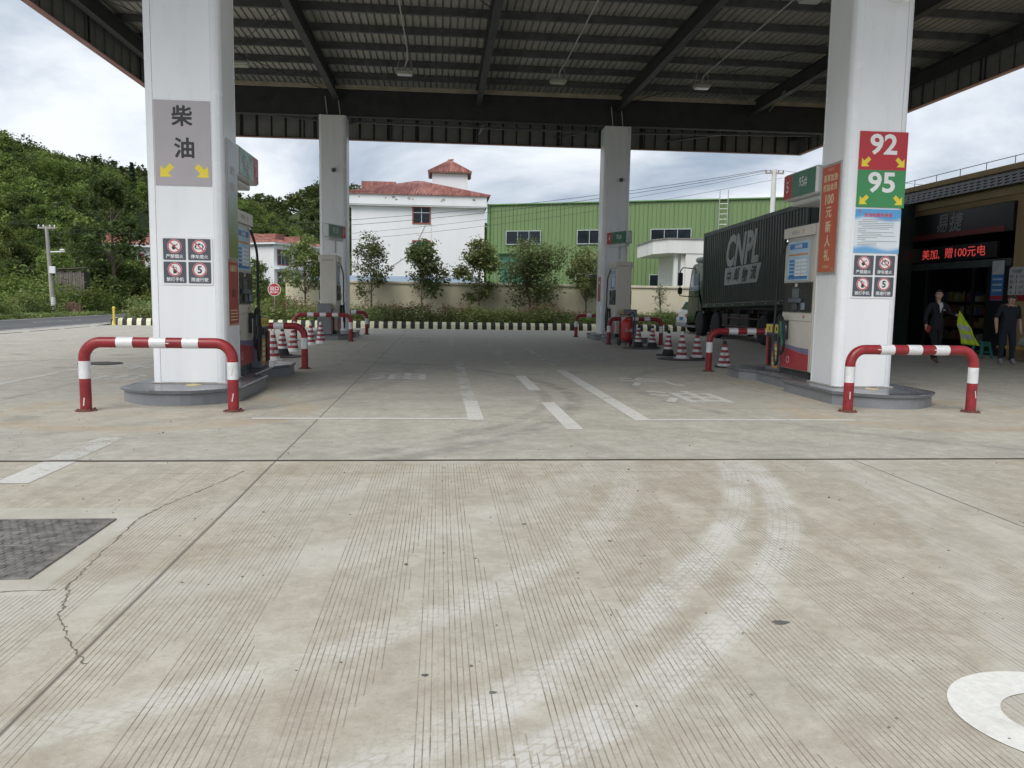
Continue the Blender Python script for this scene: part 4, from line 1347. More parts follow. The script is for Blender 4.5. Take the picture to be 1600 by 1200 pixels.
# banners on the inner sides of the front pillars
M_ban = None
def banner_mat(name, c1, c2, c3):
    mt, nt, b = pbsdf(name); g = NG(nt)
    tcn = g.n('ShaderNodeTexCoord').outputs['Object']; P = g.xyz(tcn)
    n = g.noise(tcn, 5.0, 4, .6, 1.0)
    c = g.mix(g.ss(g.add(P[2], g.mul(n, .5)), -.5, .6), c1, c2)
    c = g.mix(g.mul(g.ss(n, .60, .68), g.ss(P[2], -.35, -.6)), c, c3)
    g.put(b.inputs['Base Color'], c); b.inputs['Roughness'].default_value = .3
    return mt
M_frame = mat('banner_frame', (.50, .49, .47), .35, .5, var=.1)
M_gold = mat('print_gold', (.72, .58, .34), .45, var=.05)
t = thing('promotion_banner', 'tall orange red framed banner on the pillar with the 92 and 95 sign', 'banner', (5.904, 11.86, 2.73))
plate('frame', M_frame, t, .60, 1.66, .02, (0, 0, 0), '-x'); plate('print', banner_mat('banner_orange', (.50, .13, .06), (.52, .08, .045), (.75, .45, .2)), t, .53, 1.59, .003, (-.0205, 0, 0), '-x')
X = -.0245
text('易享加油', .115, M_gold, t, (X, 0, .62), '-x', bold=.003, sx=.95); text('权益会员', .115, M_gold, t, (X, 0, .48), '-x', bold=.003, sx=.95)
text('100', .20, M_gold, t, (X, 0, .30), '-x', bold=.006)
for i, ch in enumerate('元新人礼'):
    text(ch, .185, M_gold, t, (X, 0, .105 - i * .215), '-x', bold=.004)
for i in range(2): text('中国石化', .05, M_gold, t, (X, 0, .745 - i * 1.46), '-x')
t = thing('landscape_banner', 'tall framed poster of green hills on the side of the diesel pillar', 'banner', (-2.974, 11.88, 2.77))
plate('frame', M_frame, t, .56, 1.66, .02, (0, 0, 0), '+x'); plate('print', banner_mat('banner_landscape', (.16, .22, .06), (.36, .42, .46), (.60, .42, .12)), t, .50, 1.60, .003, (.0205, 0, 0), '+x')
for i in range(3):
    t2 = text('诚信', .13, mat('print_peach', (.62, .42, .32), .5), t, (.0245, 0, .42 - i * .22), '+x')
    if i: break
t = thing('red_safety_poster', 'dark red poster below the landscape banner on the diesel pillar', 'poster', (-2.974, 11.90, 1.47))
plate('board', mat('poster_red', (.36, .05, .035), .35, var=.1), t, .52, .93, .006, (0, 0, 0), '+x')
for (z, w, h) in ((.45, .50, .01), (-.45, .50, .01), (.0, .0, .0)):
    if w: plate('border', M_gold, t, w, h, .001, (.0062, 0, z), '+x')
text('温馨提示', .10, M_gold, t, (.0065, 0, .35), '+x', bold=.002)
text('请勿', .13, mat('print_dark_red', (.14, .015, .01), .5), t, (.0065, 0, .0), '+x', bold=.004)
for k in range(4): plate('printed_line', M_gold, t, .40, .014, .001, (.0062, 0, -.25 - k * .045), '+x')
# narrow posters on the far right pillar's inner side
t = thing('pillar_poster', 'narrow faded red poster on the shaded pillar by the green shed', 'poster', (5.859, 29.3, 1.85))
plate('board', mat('poster_red_faded', (.40, .12, .08), .4, var=.15), t, .5, .9, .006, (0, 0, 0), '-x')
plate('emblem', M_gold, t, .3, .1, .001, (-.0062, 0, .25), '-x')

# lit-type number boxes above the dispensers
M_boxshell = mat('number_box_shell', (.62, .63, .62), .4, var=.05)
M_ngrn = mat('number_box_green', (.02, .15, .075), .3, var=.06)
def number_box(x, y, z, L, face, word, num, label, W=.9, h=.44, rz=0.0):
    t = thing('number_box', label, 'sign', (x, y, z), rz, group='green pump number boxes')
    s = -1 if face == '-x' else 1
    MB().box(-W / 2, W / 2, -L / 2, L / 2, -h / 2, h / 2, .03).build('shell', M_boxshell, t)
    MB().box(-W / 2 * .75, W / 2 * .75, -L / 2 + .1, L / 2 - .1, -h / 2 - .09, -h / 2 - .001, .02).build('underside', M_boxshell, t)
    MB().box(-.05, .05, -.05, .05, -h / 2 - .5, -h / 2 - .09).build('post', M_boxshell, t)
    for sd, fc in ((-1, '-x'), (1, '+x')):
        xf = sd * (W / 2 + .001)
        gl = plate('green_face', M_ngrn, t, L * .70, h - .05, .004, (xf, -L * .13, 0), fc)
        rl = plate('red_face', M_sred, t, L * .24, h - .05, .004, (xf, L * .35, 0), fc)
        text(word, h * .5, M_white, gl, (sd * .0065, 0, 0.02), fc, sx=.85)
        text(num, h * .6, M_white, rl, (sd * .0065, 0, 0), fc, sx=.8)
    return t
number_box(6.32, 12.92, 3.40, 1.22, '-x', '95#', '5', 'green and red number 5 box above the dispenser with green nozzle')
number_box(-3.42, 12.98, 3.43, 1.30, '+x', '柴油', '2', 'green diesel number box above the dispenser behind the diesel pillar')
number_box(6.15, 27.5, 3.60, 1.15, '-x', '92#', '4', 'green number box above the far dispenser behind the fire extinguisher', W=.24, rz=R(24))
number_box(-3.55, 27.5, 3.60, 1.15, '+x', '柴油', '3', 'green number box above the far dispenser near the white house', W=.24, rz=R(-22))
# ================================================================ BOUNDARY WALL AND PLANTING
M_wall = mat('cream_render', (0.72, 0.66, 0.50), 0.85, var=0.07, scale=0.8, bump=0.15, bscale=30, dirt=0.22, dirtcol=(0.40, 0.35, 0.24), streak=True)
M_cope = mat('cream_coping', (0.68, 0.63, 0.50), 0.85, var=0.1, scale=2, dirt=0.4, dirtcol=(0.30, 0.27, 0.2))
t = thing('boundary_wall', 'long cream rendered wall behind the planting bed', 'wall', (3, 42.0, 0))
MB().box(-10.9, 13, 0, 0.24, -0.05, 2.13).build('wall_body', M_wall, t)
MB().box(-10.98, 13.05, -0.07, 0.31, 2.13, 2.25, .012).build('coping', M_cope, t)
for i in range(7):
    MB().box(-10.9 + i * 3.9, -10.9 + i * 3.9 + .3, 0.241, 0.36, -.05, 2.12).build('pier', M_wall, t)

M_leafA = leafmat('leaf_osmanthus', (0.10, 0.145, 0.038), (0.21, 0.265, 0.08), (0.31, 0.32, 0.12))
M_leafB = leafmat('leaf_dark', (0.080, 0.120, 0.036), (0.165, 0.215, 0.07), (0.25, 0.27, 0.11))
M_leafH = leafmat('leaf_hedge', (0.14, 0.20, 0.05), (0.27, 0.32, 0.10), (0.34, 0.36, 0.15))
M_leafR = leafmat('leaf_red_tip', (0.26, 0.09, 0.06), (0.36, 0.18, 0.12), (0.22, 0.19, 0.07))
M_bark = mat('bark', (0.13, 0.10, 0.075), 0.9, var=0.3, scale=8, bump=.4)


def limb_tree(name, label, loc, H, W, seed, lm, leaf=0.10, nleaf=3600, bare=0.8, group=None, stems=1, cat='tree', top_bias=0.0, sparse=1.0):
    rng = np.random.default_rng(seed); rnd = random.Random(seed)
    t = thing(name, label, cat, loc, group=group)
    mb = MB()
    tips = []
    cz = bare + (H - bare) * 0.52
    for s in range(stems):
        a0 = rnd.uniform(0, 6.28); off = 0.0 if stems == 1 else 0.12
        bx, by = off * math.cos(a0), off * math.sin(a0)
        lean = (rnd.uniform(-.1, .1) if stems == 1 else rnd.uniform(.2, .5) * W * .5)
        top = (bx + lean * math.cos(a0), by + lean * math.sin(a0), H * 0.86)
        r0 = 0.05 if stems == 1 else 0.028
        pts = [(bx + (top[0] - bx) * u ** 1.4 + rnd.uniform(-.03, .03), by + (top[1] - by) * u ** 1.4 + rnd.uniform(-.03, .03), top[2] * u) for u in (0, .15, .3, .45, .6, .8, 1.0)]
        mb.tube(pts, [r0 * (1.15 - u) for u in (0, .15, .3, .45, .6, .8, 1.0)], 7)
        nb = 26 if stems == 1 else 9
        for k in range(nb):
            u = 0.22 + 0.76 * rnd.random()
            z0 = max(bare * .85, H * .86 * u)
            i = min(5, int(z0 / top[2] * 6)); p0 = Vector(pts[i]).lerp(Vector(pts[min(6, i + 1)]), .5); p0.z = z0 if z0 < top[2] else top[2]
            a = rnd.uniform(0, 6.28)
            # crown envelope: widest a little below the middle
            zz = rnd.uniform(0.05, 1.0) * (H - bare) + bare
            v = (zz - bare) / (H - bare)
            env = math.sin(PI * min(1, max(0.02, v)) ** 0.75) ** 0.65
            rad = W / 2 * env * rnd.uniform(0.55, 1.05)
            e = Vector((p0.x + rad * math.cos(a), p0.y + rad * math.sin(a), max(z0 + .1, zz) if rnd.random() < .8 else zz))
            mid = p0.lerp(e, .5); mid.z += rnd.uniform(-.05, .15)
            mb.tube([p0, mid, e], [.016, .010, .004], 5)
            tips += [(e, 1.0), (mid, .5)]
            for q in range(2):
                e2 = e.lerp(p0, rnd.uniform(.1, .4)) + Vector((rnd.uniform(-.3, .3), rnd.uniform(-.3, .3), rnd.uniform(-.15, .3)))
                mb.tube([mid.lerp(e, .4), e2], [.007, .003], 4)
                tips.append((e2, .8))
    mb.build('trunk', M_bark, t, smooth=True)
    per = max(3, int(nleaf * 1.35 / len(tips)))
    C = []
    for (p, wgt) in tips:
        n = int(per * wgt * rnd.uniform(.5, 1.5) * sparse)
        c = rng.normal(size=(n, 3)) * np.array([.14, .14, .12]) * (W / 2.6 + .2) + np.array(p)
        C.append(c)
    C = np.concatenate(C)
    link('crown', leaf_mesh('crown', C, leaf * .66, leaf * .36, lm, rng), t)
    return t
ZB = 0.24
limb_tree('bed_tree', 'young round tree beside the exit sign before the cream wall', (-6.72, 40.7, ZB), 4.0, 2.5, 21, M_leafA, .10, 3800, 1.5, 'young trees in the planting bed')
limb_tree('bed_tree', 'thin upright tree with sparse twiggy crown beside the shaded pillar before the white house', (-3.45, 40.8, ZB), 4.35, 2.3, 35, M_leafB, .095, 3000, 1.1, 'young trees in the planting bed')
limb_tree('bed_tree', 'tree with lopsided low branch in front of the white house windows', (-.92, 40.6, ZB), 3.9, 2.9, 47, M_leafB, .115, 4600, 1.25, 'young trees in the planting bed')
limb_tree('bed_tree', 'oval tree between the white house and the green shed', (1.95, 40.8, ZB), 4.15, 2.5, 59, M_leafA, .11, 4200, 1.0, 'young trees in the planting bed')
limb_tree('bed_tree', 'broad many-stemmed shrubby tree in front of the green shed', (4.75, 40.7, ZB), 4.15, 3.4, 61, M_leafB, .09, 10500, 0.55, 'young trees in the planting bed', stems=7)
limb_tree('bed_tree', 'tree half hidden behind the shaded pillar by the green shed', (7.5, 40.9, ZB), 3.75, 2.4, 73, M_leafA, .10, 3400, 1.2, 'young trees in the planting bed')
limb_tree('bed_tree', 'leafy tree on the road side of the round exit sign', (-9.7, 43.6, 0), 3.3, 1.6, 85, M_leafA, .10, 2400, .7, 'young trees in the planting bed')
limb_tree('bare_sapling', 'small twiggy sapling before the cream wall beside the truck cab', (11.45, 41.0, ZB), 2.1, .7, 91, M_leafB, .07, 160, .6, cat='sapling')
# dangling low branch of the lopsided tree
rng = np.random.default_rng(5)

def shrub_proto(seed, H, W, lm, leaf, n, red=0):
    rng = np.random.default_rng(seed)
    K = 16
    cen = rng.normal(size=(K, 3)) * np.array([W * .26, W * .22, H * .16]) + np.array([0, 0, H * .52])
    C = np.concatenate([rng.normal(size=(n // K, 3)) * np.array([W * .17, W * .15, H * .15]) + c for c in cen])
    C[:, 2] = np.clip(np.abs(C[:, 2]), .03, None)
    me = leaf_mesh('foliage', C, leaf * .6, leaf * .28, lm, rng)
    mr = None
    if red:
        Cr = []
        for k in range(red):
            x, y = rng.normal() * W * .32, rng.normal() * W * .25
            hh = H * rng.uniform(.85, 1.25)
            zz = rng.uniform(hh * .72, hh, size=(14, 1))
            Cr.append(np.concatenate([x + rng.normal(size=(14, 1)) * .045, y + rng.normal(size=(14, 1)) * .045, zz], axis=1))
        mr = leaf_mesh('red_shoots', np.concatenate(Cr), leaf * .55, leaf * .2, M_leafR, rng)
    sm = MB()
    for k in range(6):
        a = rng.uniform(0, 6.28)
        sm.tube([(0.05 * math.cos(a), .05 * math.sin(a), 0), (W * .25 * math.cos(a), W * .2 * math.sin(a), H * .7)], [.012, .005], 5)
    o = sm.build('stem', M_bark); ms = o.data; bpy.data.objects.remove(o)
    return me, mr, ms
SP = [shrub_proto(100 + i, h, w, lm, .085, 1500, rd) for i, (h, w, lm, rd) in enumerate(((.75, 1.5, M_leafH, 0), (.8, 1.5, M_leafH, 0), (.85, 1.5, M_leafH, 16), (.9, 1.6, M_leafH, 24)))]
rnd = random.Random(31)
x = -13.6; i = 0
while x < 13.5:
    redzone = (-9.5 < x < 1.2) or (4.0 < x < 7.8)
    k = (2 + i % 2) if redzone and rnd.random() < .85 else i % 2
    me, mr, ms = SP[k]
    lab = 'red-tipped leafy shrub in the bed along the striped kerb' if k >= 2 else 'low green shrub in the bed along the striped kerb'
    t = thing('hedge_shrub', lab, 'shrub', (x, 38.5 + rnd.uniform(-.25, .35), ZB), rnd.uniform(0, 6.28), group='red-tipped shrubs along the striped kerb' if k >= 2 else 'low green shrubs along the striped kerb')
    s = rnd.uniform(.78, 1.05); t.scale = (s, s, s * rnd.uniform(.75, 1.1))
    link('foliage', me, t); link('stem', ms, t)
    if mr: tag(link('red_shoots', mr, t), kind='stuff')
    x += rnd.uniform(.62, .85); i += 1
# ground cover under the shrubs
rng = np.random.default_rng(77)
N = 16000
C = np.stack([rng.uniform(-14.6, 14, N), rng.uniform(37.55, 41.8, N), ZB + np.abs(rng.normal(size=N)) * .09], axis=1)
tag(link('ground_cover', leaf_mesh('ground_cover', C, .06, .02, M_leafH, rng)), 'low weeds and grass covering the planting bed', 'ground cover', kind='stuff')

# exit sign
t = thing('exit_sign', 'round red exit sign on a thin grey post by the cream wall', 'sign', (-7.74, 38.4, 0.2))
MB().tube([(0, .03, 0), (0, .03, 1.7)], .03, 10).build('post', mat('post_grey', (.35, .36, .37), .4, .5), t, smooth=True)
plate('disc', M_white, t, 0, 0, .012, (0, 0, 1.50), poly=disc(.30, 36)); plate('red_face', M_sred, t, 0, 0, .002, (0, -.0125, 1.50), poly=disc(.275, 36))
text('出口', .21, M_white, t, (0, -.0155, 1.555), bold=.006); text('禁止驶入', .10, M_white, t, (0, -.0155, 1.385), bold=.003)

# yellow bollard
t = thing('yellow_bollard', 'yellow steel bollard at the end of the striped kerb', 'bollard', (-14.45, 37.0, 0))
MB().lathe([(.055, 0), (.055, .72)], 16).build('post', M_yel, t, smooth=True)
MB().lathe([(.062, .72), (.07, .74), (.062, .80), (.03, .83), (.005, .835)], 16).build('cap', M_yel, t, smooth=True)
MB().box(-.1, .1, -.1, .1, 0, .012).build('base_plate', M_yel, t)

# ================================================================ BUILDINGS
M_wht = mat('white_render', (0.80, 0.81, 0.83), 0.85, var=0.04, scale=.5, bump=.1, bscale=12, dirt=.18, dirtcol=(.55, .52, .48), streak=True)
def red_roof_material():
    mt, nt, b = pbsdf('red_metal_tile'); g = NG(nt)
    P = g.n('ShaderNodeTexCoord').outputs['Object']
    st = g.noise(g.vm('MULTIPLY', P, (2.6, .35, .35)), 1.4, 5, .7)
    f = g.noise(P, 5, 5, .65)
    c = g.mix(g.ss(st, .34, .66), (.22, .075, .06), (.40, .185, .15))
    c = g.mix(g.mul(g.ss(f, .55, .75), .5), c, (.47, .34, .30))
    g.put(b.inputs['Base Color'], c); b.inputs['Roughness'].default_value = .7
    return mt
M_rtile = red_roof_material()
M_wframe = mat('window_brown', (0.32, 0.085, 0.06), 0.5, var=0.1)
M_mull = mat('window_white', (0.62, 0.66, 0.70), 0.4, var=0.05)
M_glass = mat('window_glass', (0.018, 0.026, 0.034), 0.12, var=0.3, scale=.8, spec=0.25)
M_curt = mat('window_green_glass', (0.03, 0.10, 0.10), 0.12, var=0.3, scale=.8, spec=0.3)

def window(parent, x0, x1, z0, z1, y, depth=.12, glass=None, frame=None, fw=.09, nx=2, trans=True, mull=None):
    """window set in a wall facing local -y at y: raised frame, glass behind it, mullions"""
    w = bpy.data.objects.new('window', None); COL.objects.link(w); w.parent = parent; w.location = ((x0 + x1) / 2, y, z0)
    W, Hh = x1 - x0, z1 - z0
    f = frame or M_wframe
    MB().box(-W / 2 - fw, W / 2 + fw, -.05, .02, -fw, 0).box(-W / 2 - fw, W / 2 + fw, -.05, .02, Hh, Hh + fw).box(-W / 2 - fw, -W / 2, -.05, .02, 0.001, Hh - .001).box(W / 2, W / 2 + fw, -.05, .02, 0.001, Hh - .001).build('frame', f, w)
    MB().box(-W / 2, W / 2, -.012, .015, 0, Hh).build('pane', glass or M_glass, w)
    mb = MB(); tm = .045 * min(1, W)
    for k in range(1, nx):
        xx = -W / 2 + W * k / nx
        mb.box(xx - tm / 2, xx + tm / 2, -.035, -.0125, 0.002, Hh - .002)
    if trans: mb.box(-W / 2 + .002, W / 2 - .002, -.037, -.0122, Hh * .66, Hh * .66 + tm)
    if mb.v: mb.build('mullion', mull or M_mull, w)
    return w

# white three-storey house
hx0, hx1, hy, hd = -6.5, 3.35, 60.0, 12.0
t = thing('white_house', 'white three-storey house with red hipped metal roof and little tower', 'house', (0, hy, 0))
MB().box(hx0, hx1 - .12, 0, hd, 0, 8.05).build('wall', M_wht, t)
MB().box(hx0 - .25, hx1 + .02, -.35, hd + .3, 8.05, 8.12).box(hx0 - .25, hx1 + .02, -.40, hd + .3, 8.12, 8.90, .02).build('eaves_band', M_wht, t)
def ribbed_roof(parent, name, quad_pts, n, mt):
    """a sloping face (a,b eaves; c,d ridge) with standing ribs as one mesh"""
    a, b, c, d_ = [Vector(p) for p in quad_pts]
    nrm = (b - a).cross(d_ - a); nrm.normalize()
    if nrm.z < 0: nrm = -nrm
    mb = MB().quad(a, b, c, d_)
    for i in range(n + 1):
        u = i / n
        p = a.lerp(b, u); q = d_.lerp(c, u)
        if (q - p).length < .3: continue
        s = (b - a).normalized() * .05
        mb.quad(p - s, p + s, q + s * .6 + nrm * .0, q - s * .6)
        mb._add([p - s, p + s, q + s * .6, q - s * .6, p - s * .6 + nrm * .07, p + s * .6 + nrm * .07, q + s * .4 + nrm * .07, q - s * .4 + nrm * .07], [(4, 5, 6, 7), (0, 1, 5, 4), (1, 2, 6, 5), (3, 0, 4, 7), (2, 3, 7, 6)])
    return mb.build(name, mt, parent, fix=False)
ex0, ex1, ey0, ey1, ez = hx0 - .45, hx1 + .25, -.55, hd + .5, 8.92
apx = (-1.75, 5.0, 10.55); apx2 = (-1.75, hd - 4, 10.55)
rf = MB().box(ex0, ex1, ey0, ey1, ez - .06, ez).build('roof', M_rtile, t)
ribbed_roof(rf, 'roof_slope', [(ex0, ey0, ez), (ex1, ey0, ez), (apx[0] + .3, apx[1], apx[2]), (apx[0] - .3, apx[1], apx[2])], 42, M_rtile)
ribbed_roof(rf, 'roof_slope', [(ex1, ey0, ez), (ex1, ey1, ez), apx2, apx], 42, M_rtile)
ribbed_roof(rf, 'roof_slope', [(ex0, ey1, ez), (ex0, ey0, ez), apx, apx2], 42, M_rtile)
ribbed_roof(rf, 'roof_slope', [(ex1, ey1, ez), (ex0, ey1, ez), apx2, apx2], 30, M_rtile)
tw = MB().box(-.70, 2.08, 4.0, 6.8, 9.0, 11.12).build('tower', M_wht, t)
for q in ([(-1.0, 3.7, 11.22), (2.38, 3.7, 11.22), (.69, 5.4, 12.35), (.69, 5.4, 12.35)], [(2.38, 3.7, 11.22), (2.38, 7.1, 11.22), (.69, 5.4, 12.35), (.69, 5.4, 12.35)], [(-1.0, 7.1, 11.22), (-1.0, 3.7, 11.22), (.69, 5.4, 12.35), (.69, 5.4, 12.35)], [(2.38, 7.1, 11.22), (-1.0, 7.1, 11.22), (.69, 5.4, 12.35), (.69, 5.4, 12.35)]):
    ribbed_roof(tw, 'tower_roof', q, 13, M_rtile)
M_eavd = mat('eave_brown', (.16, .10, .08), .7, var=.2)
MB().box(-1.0, 2.38, 3.7, 7.1, 11.12, 11.215).build('tower_eaves', M_eavd, tw)
for xx in (-.96, 2.28):
    MB().box(xx, xx + .06, 3.72, 3.9, 10.72, 11.118).build('eaves_bracket', M_eavd, tw)
MB().tube([(.55, 5.4, 12.38), (1.0, 5.4, 12.42)], .06, 6).build('roof_finial', M_rtile, tw)
MB().box(-6.7, -3.8, 9.6, 10.6, 10.6, 11.15).build('roof_dormer', M_rtile, rf)
window(t, -2.0, -.83, 6.90, 8.0 - .02, 0, glass=M_glass); window(t, -2.0, -.83, 4.32, 5.55, 0, glass=M_curt)
window(t, -2.0, -.83, 1.6, 2.9, 0)
MB().tube([(-1.15, -.03, 6.75), (-1.7, -.03, 5.6), (-2.6, -.03, 4.4), (-3.9, -.03, 3.5)], .022, 5).build('wall_cable', M_wire, t)
MB().box(-.72, -.66, -.012, .0, 4.6, 6.85).build('rust_streak', mat('rust_streak', (.68, .62, .58), .9, var=.1), t)
MB().tube([(-6.1, -.05, 3.4), (-6.1, -.05, 4.9)], .03, 6).build('vent_pipe', M_wire, t)
for i, (xx, zz, s) in enumerate(((-5.9, 8.62, .05), (-3.45, 8.66, .10), (-3.25, 8.5, .07), (-4.0, 8.6, .05), (-2.3, 8.6, .09), (-2.05, 8.55, .06), (.2, 8.55, .10), (.05, 8.45, .06), (2.4, 8.6, .09))):
    poly = [(xx + s * (1 + .5 * math.sin(2.3 * k + i)) * math.cos(k * PI / 4) * 1.3, zz + s * math.sin(k * PI / 4)) for k in range(8)]
    MB().prism(poly, -.404, -.399, axis='y').build('peeled_patch', mat('peeled_render', (.32, .30, .28), .9, var=.3), t)

# green warehouse
M_green = mat('green_cladding', (0.155, 0.235, 0.098), 0.5, var=0.07, scale=.6, dirt=.15, dirtcol=(.13, .21, .07), streak=True)
M_gdoor = mat('shutter_teal', (0.045, 0.16, 0.105), 0.55, var=.15, scale=1.2)
wa = math.atan2(-8.2, 18.35)
t = thing('green_warehouse', 'green corrugated metal warehouse with strip windows behind the cream wall', 'warehouse', (3.55, 60.0, 0), wa)
LW, HW = 26.0, 8.28
MB().box(0.05, LW, .12, 16, 0, HW - .1).build('frame_core', mat('warehouse_core', (.12, .2, .08), .8), t)
MB().box(-.12, LW + .1, -.10, 16, HW, HW + .10, .02).build('roof_trim', mat('green_trim', (.13, .25, .09), .45, var=.08), t)
MB().box(-.1, .10, -.08, .20, 0, HW - .001, .01).build('corner_trim', MATS['green_trim'], t)
def clad_panel(w, H):
    mb = MB(); nr = 3; pw = w / nr; prof = []
    for i in range(nr):
        a = i * pw
        prof += [(a + .004 if i == 0 else a, 0.0), (a + pw * .72, 0.0), (a + pw * .78, -.045), (a + pw * .92, -.045), (a + pw * .985, 0)]
    prof.append((w - .006, 0.02))
    m = len(prof)
    vs = [(p[0], p[1], 0) for p in prof] + [(p[0], p[1], H) for p in prof]
    mb._add(vs, [(i, i + 1, m + i + 1, m + i) for i in range(m - 1)])
    o = mb.build('wall_panel', M_green, fix=False); me = o.data; bpy.data.objects.remove(o); return me
cm = clad_panel(.9, HW)
for i in range(int((LW - .1) / .9)):
    link('wall_panel', cm, t, (.1 + i * .9, 0.06, 0))
GF = mat('window_alu', (.42, .48, .46), .4, .3, var=.1)
for (a, b, c, d_) in ((1.43, 4.02, 5.46, 6.36), (6.82, 9.4, 5.46, 6.36), (12.08, 14.77, 5.46, 6.36), (17.4, 20.0, 5.46, 6.36), (6.8, 9.4, 2.3, 3.24), (12.09, 14.7, 2.3, 3.24), (17.4, 20.0, 2.3, 3.24)):
    window(t, a, b, c, d_, -.02, frame=GF, fw=.06, nx=3, trans=False, mull=GF)
MB().box(1.05, 4.3, -.12, -.03, 0, 4.62).build('shutter_door', M_gdoor, t)
MB().box(.75, 4.6, -.40, -.02, 4.75, 4.83).build('door_hood', MATS['green_trim'], t)
for k in range(18): MB().box(1.05, 4.3, -.135, -.121, .1 + k * .25, .12 + k * .25).build('shutter_slat', M_gdoor, t)
# roof ladder
mb = MB()
for xx in (16.62, 17.16): mb.tube([(xx, -.25, 2.6), (xx, -.25, 8.9)], .03, 6)
for k in range(17): mb.tube([(16.62, -.25, 2.9 + k * .34), (17.16, -.25, 2.9 + k * .34)], .02, 5)
mb.build('roof_ladder', mat('ladder_grey', (.45, .47, .45), .4, .4), t)

# flat-roofed white gatehouse
M_stain = mat('stained_white', (.74, .74, .72), .85, var=.06, scale=.9, dirt=.3, dirtcol=(.45, .40, .34), streak=True)
t = thing('gatehouse', 'small white flat-roofed building with deep overhanging roof behind the truck cab', 'building', (13.25, 46.0, 0))
MB().box(1.05, 8, .05, 6, 0, 4.25).build('wall', M_stain, t)
MB().prism([(0, 0), (8.2, 0), (8.2, 6.4), (-.3, 6.4), (-.55, 1.5)], 4.25, 5.05).build('roof_slab', M_stain, t)
MB().prism([(-.05, -.06), (8.25, -.06), (8.25, 6.45), (-.37, 6.45), (-.62, 1.5)], 5.05, 5.12).build('roof_edge', mat('slab_edge_dark', (.24, .23, .21), .9, var=.3), t)
for xx in (.45, .85): MB().box(xx, xx + .22, .35, .6, 0, 4.25).build('post', M_stain, t)
MB().box(1.06, 1.08, .62, 1.4, .3, 3.6).build('doorway', mat('doorway_brown', (.16, .13, .10), .8), t)
MB().box(.70, .84, .66, .70, 1.3, 3.6).build('notice_strip', M_plblue, t)

# low lean-to roof behind the wall
t = thing('lean_to', 'low blue-grey shed roof showing over the cream wall before the white house', 'shed', (-2.4, 46, 0))
MB().box(-4.5, 4.5, 0, 3, 0, 2.2).build('wall', M_wht, t)
MB().prism([(-.3, 2.22), (3.2, 2.62), (3.2, 2.70), (-.3, 2.30)], -4.8, 4.8, axis='x').build('roof', mat('blue_roof', (.22, .29, .38), .5, var=.12), t)

# far houses on the hillside
def far_house(loc, rz, W, D, H, label, rows=2, cols=3):
    t = thing('hillside_house', label, 'house', loc, rz, group='white houses below the wooded hill')
    MB().box(-W / 2, W / 2, 0, D, -2, H).build('wall', M_wht, t)
    MB().box(-W / 2 - .5, W / 2 + .5, -.6, D + .5, H, H + .22).build('eaves', M_wht, t)
    ribbed_roof(t, 'roof', [(-W / 2 - .5, -.6, H + .25), (W / 2 + .5, -.6, H + .25), (W / 2 - 1, D / 2, H + 1.5), (-W / 2 + 1, D / 2, H + 1.5)], 20, M_rtile)
    ribbed_roof(t, 'roof', [(W / 2 + .5, D + .5, H + .25), (-W / 2 - .5, D + .5, H + .25), (-W / 2 + 1, D / 2, H + 1.5), (W / 2 - 1, D / 2, H + 1.5)], 20, M_rtile)
    ribbed_roof(t, 'roof', [(-W / 2 - .5, D + .5, H + .25), (-W / 2 - .5, -.6, H + .25), (-W / 2 + 1, D / 2, H + 1.5), (-W / 2 + 1, D / 2, H + 1.5)], 14, M_rtile)
    ribbed_roof(t, 'roof', [(W / 2 + .5, -.6, H + .25), (W / 2 + .5, D + .5, H + .25), (W / 2 - 1, D / 2, H + 1.5), (W / 2 - 1, D / 2, H + 1.5)], 14, M_rtile)
    for xx in (-W * .25, W * .22):
        MB().box(xx - .9, xx + .9, D * .15, D * .4, H + .5, H + 1.55).build('dormer', M_rtile, t)
    ww = W / cols
    for r_ in range(rows):
        for c in range(cols):
            x0 = -W / 2 + c * ww + ww * .2
            window(t, x0, x0 + ww * .6, H - 2.6 - r_ * 3.0, H - .7 - r_ * 3.0, 0, nx=3, fw=.12)
        MB().box(-W / 2, W / 2, -.9, -.02, H - 3.25 - r_ * 3.0, H - 3.05 - r_ * 3.0).build('balcony', M_wht, t)
    return t
far_house((-19.3, 113.5, 0.5), R(62), 11.0, 8, 7.6, 'white house with red roof and brown windows below the hill, beside the exit sign')
far_house((-30.6, 84, 0), R(8), 8.0, 8, 6.0, 'white house with red roof half hidden by trees behind the diesel pillar')

# roadside hut
M_hut = mat('weathered_plank', (.17, .15, .13), .9, var=.35, scale=6)
t = thing('plank_hut', 'weathered grey plank hut among the roadside bushes', 'hut', (-25.0, 57, 0))
MB().box(-1.0, .9, .05, .8, 0, 2.85).build('inner_wall', mat('hut_dark', (.05, .045, .04), .9), t)
for k in range(13):
    MB().box(-1.0 + k * .145, -1.0 + k * .145 + .13, -.01 - .01 * (k % 3), .04, 0.1 * (k % 2), 2.75 + .05 * (k % 4)).build('plank', M_hut, t)
MB().prism([(-1.15, 2.93), (1.05, 3.06), (1.05, 3.11), (-1.15, 2.98)], -.2, 1.0, axis='y').build('roof', M_hut, t)

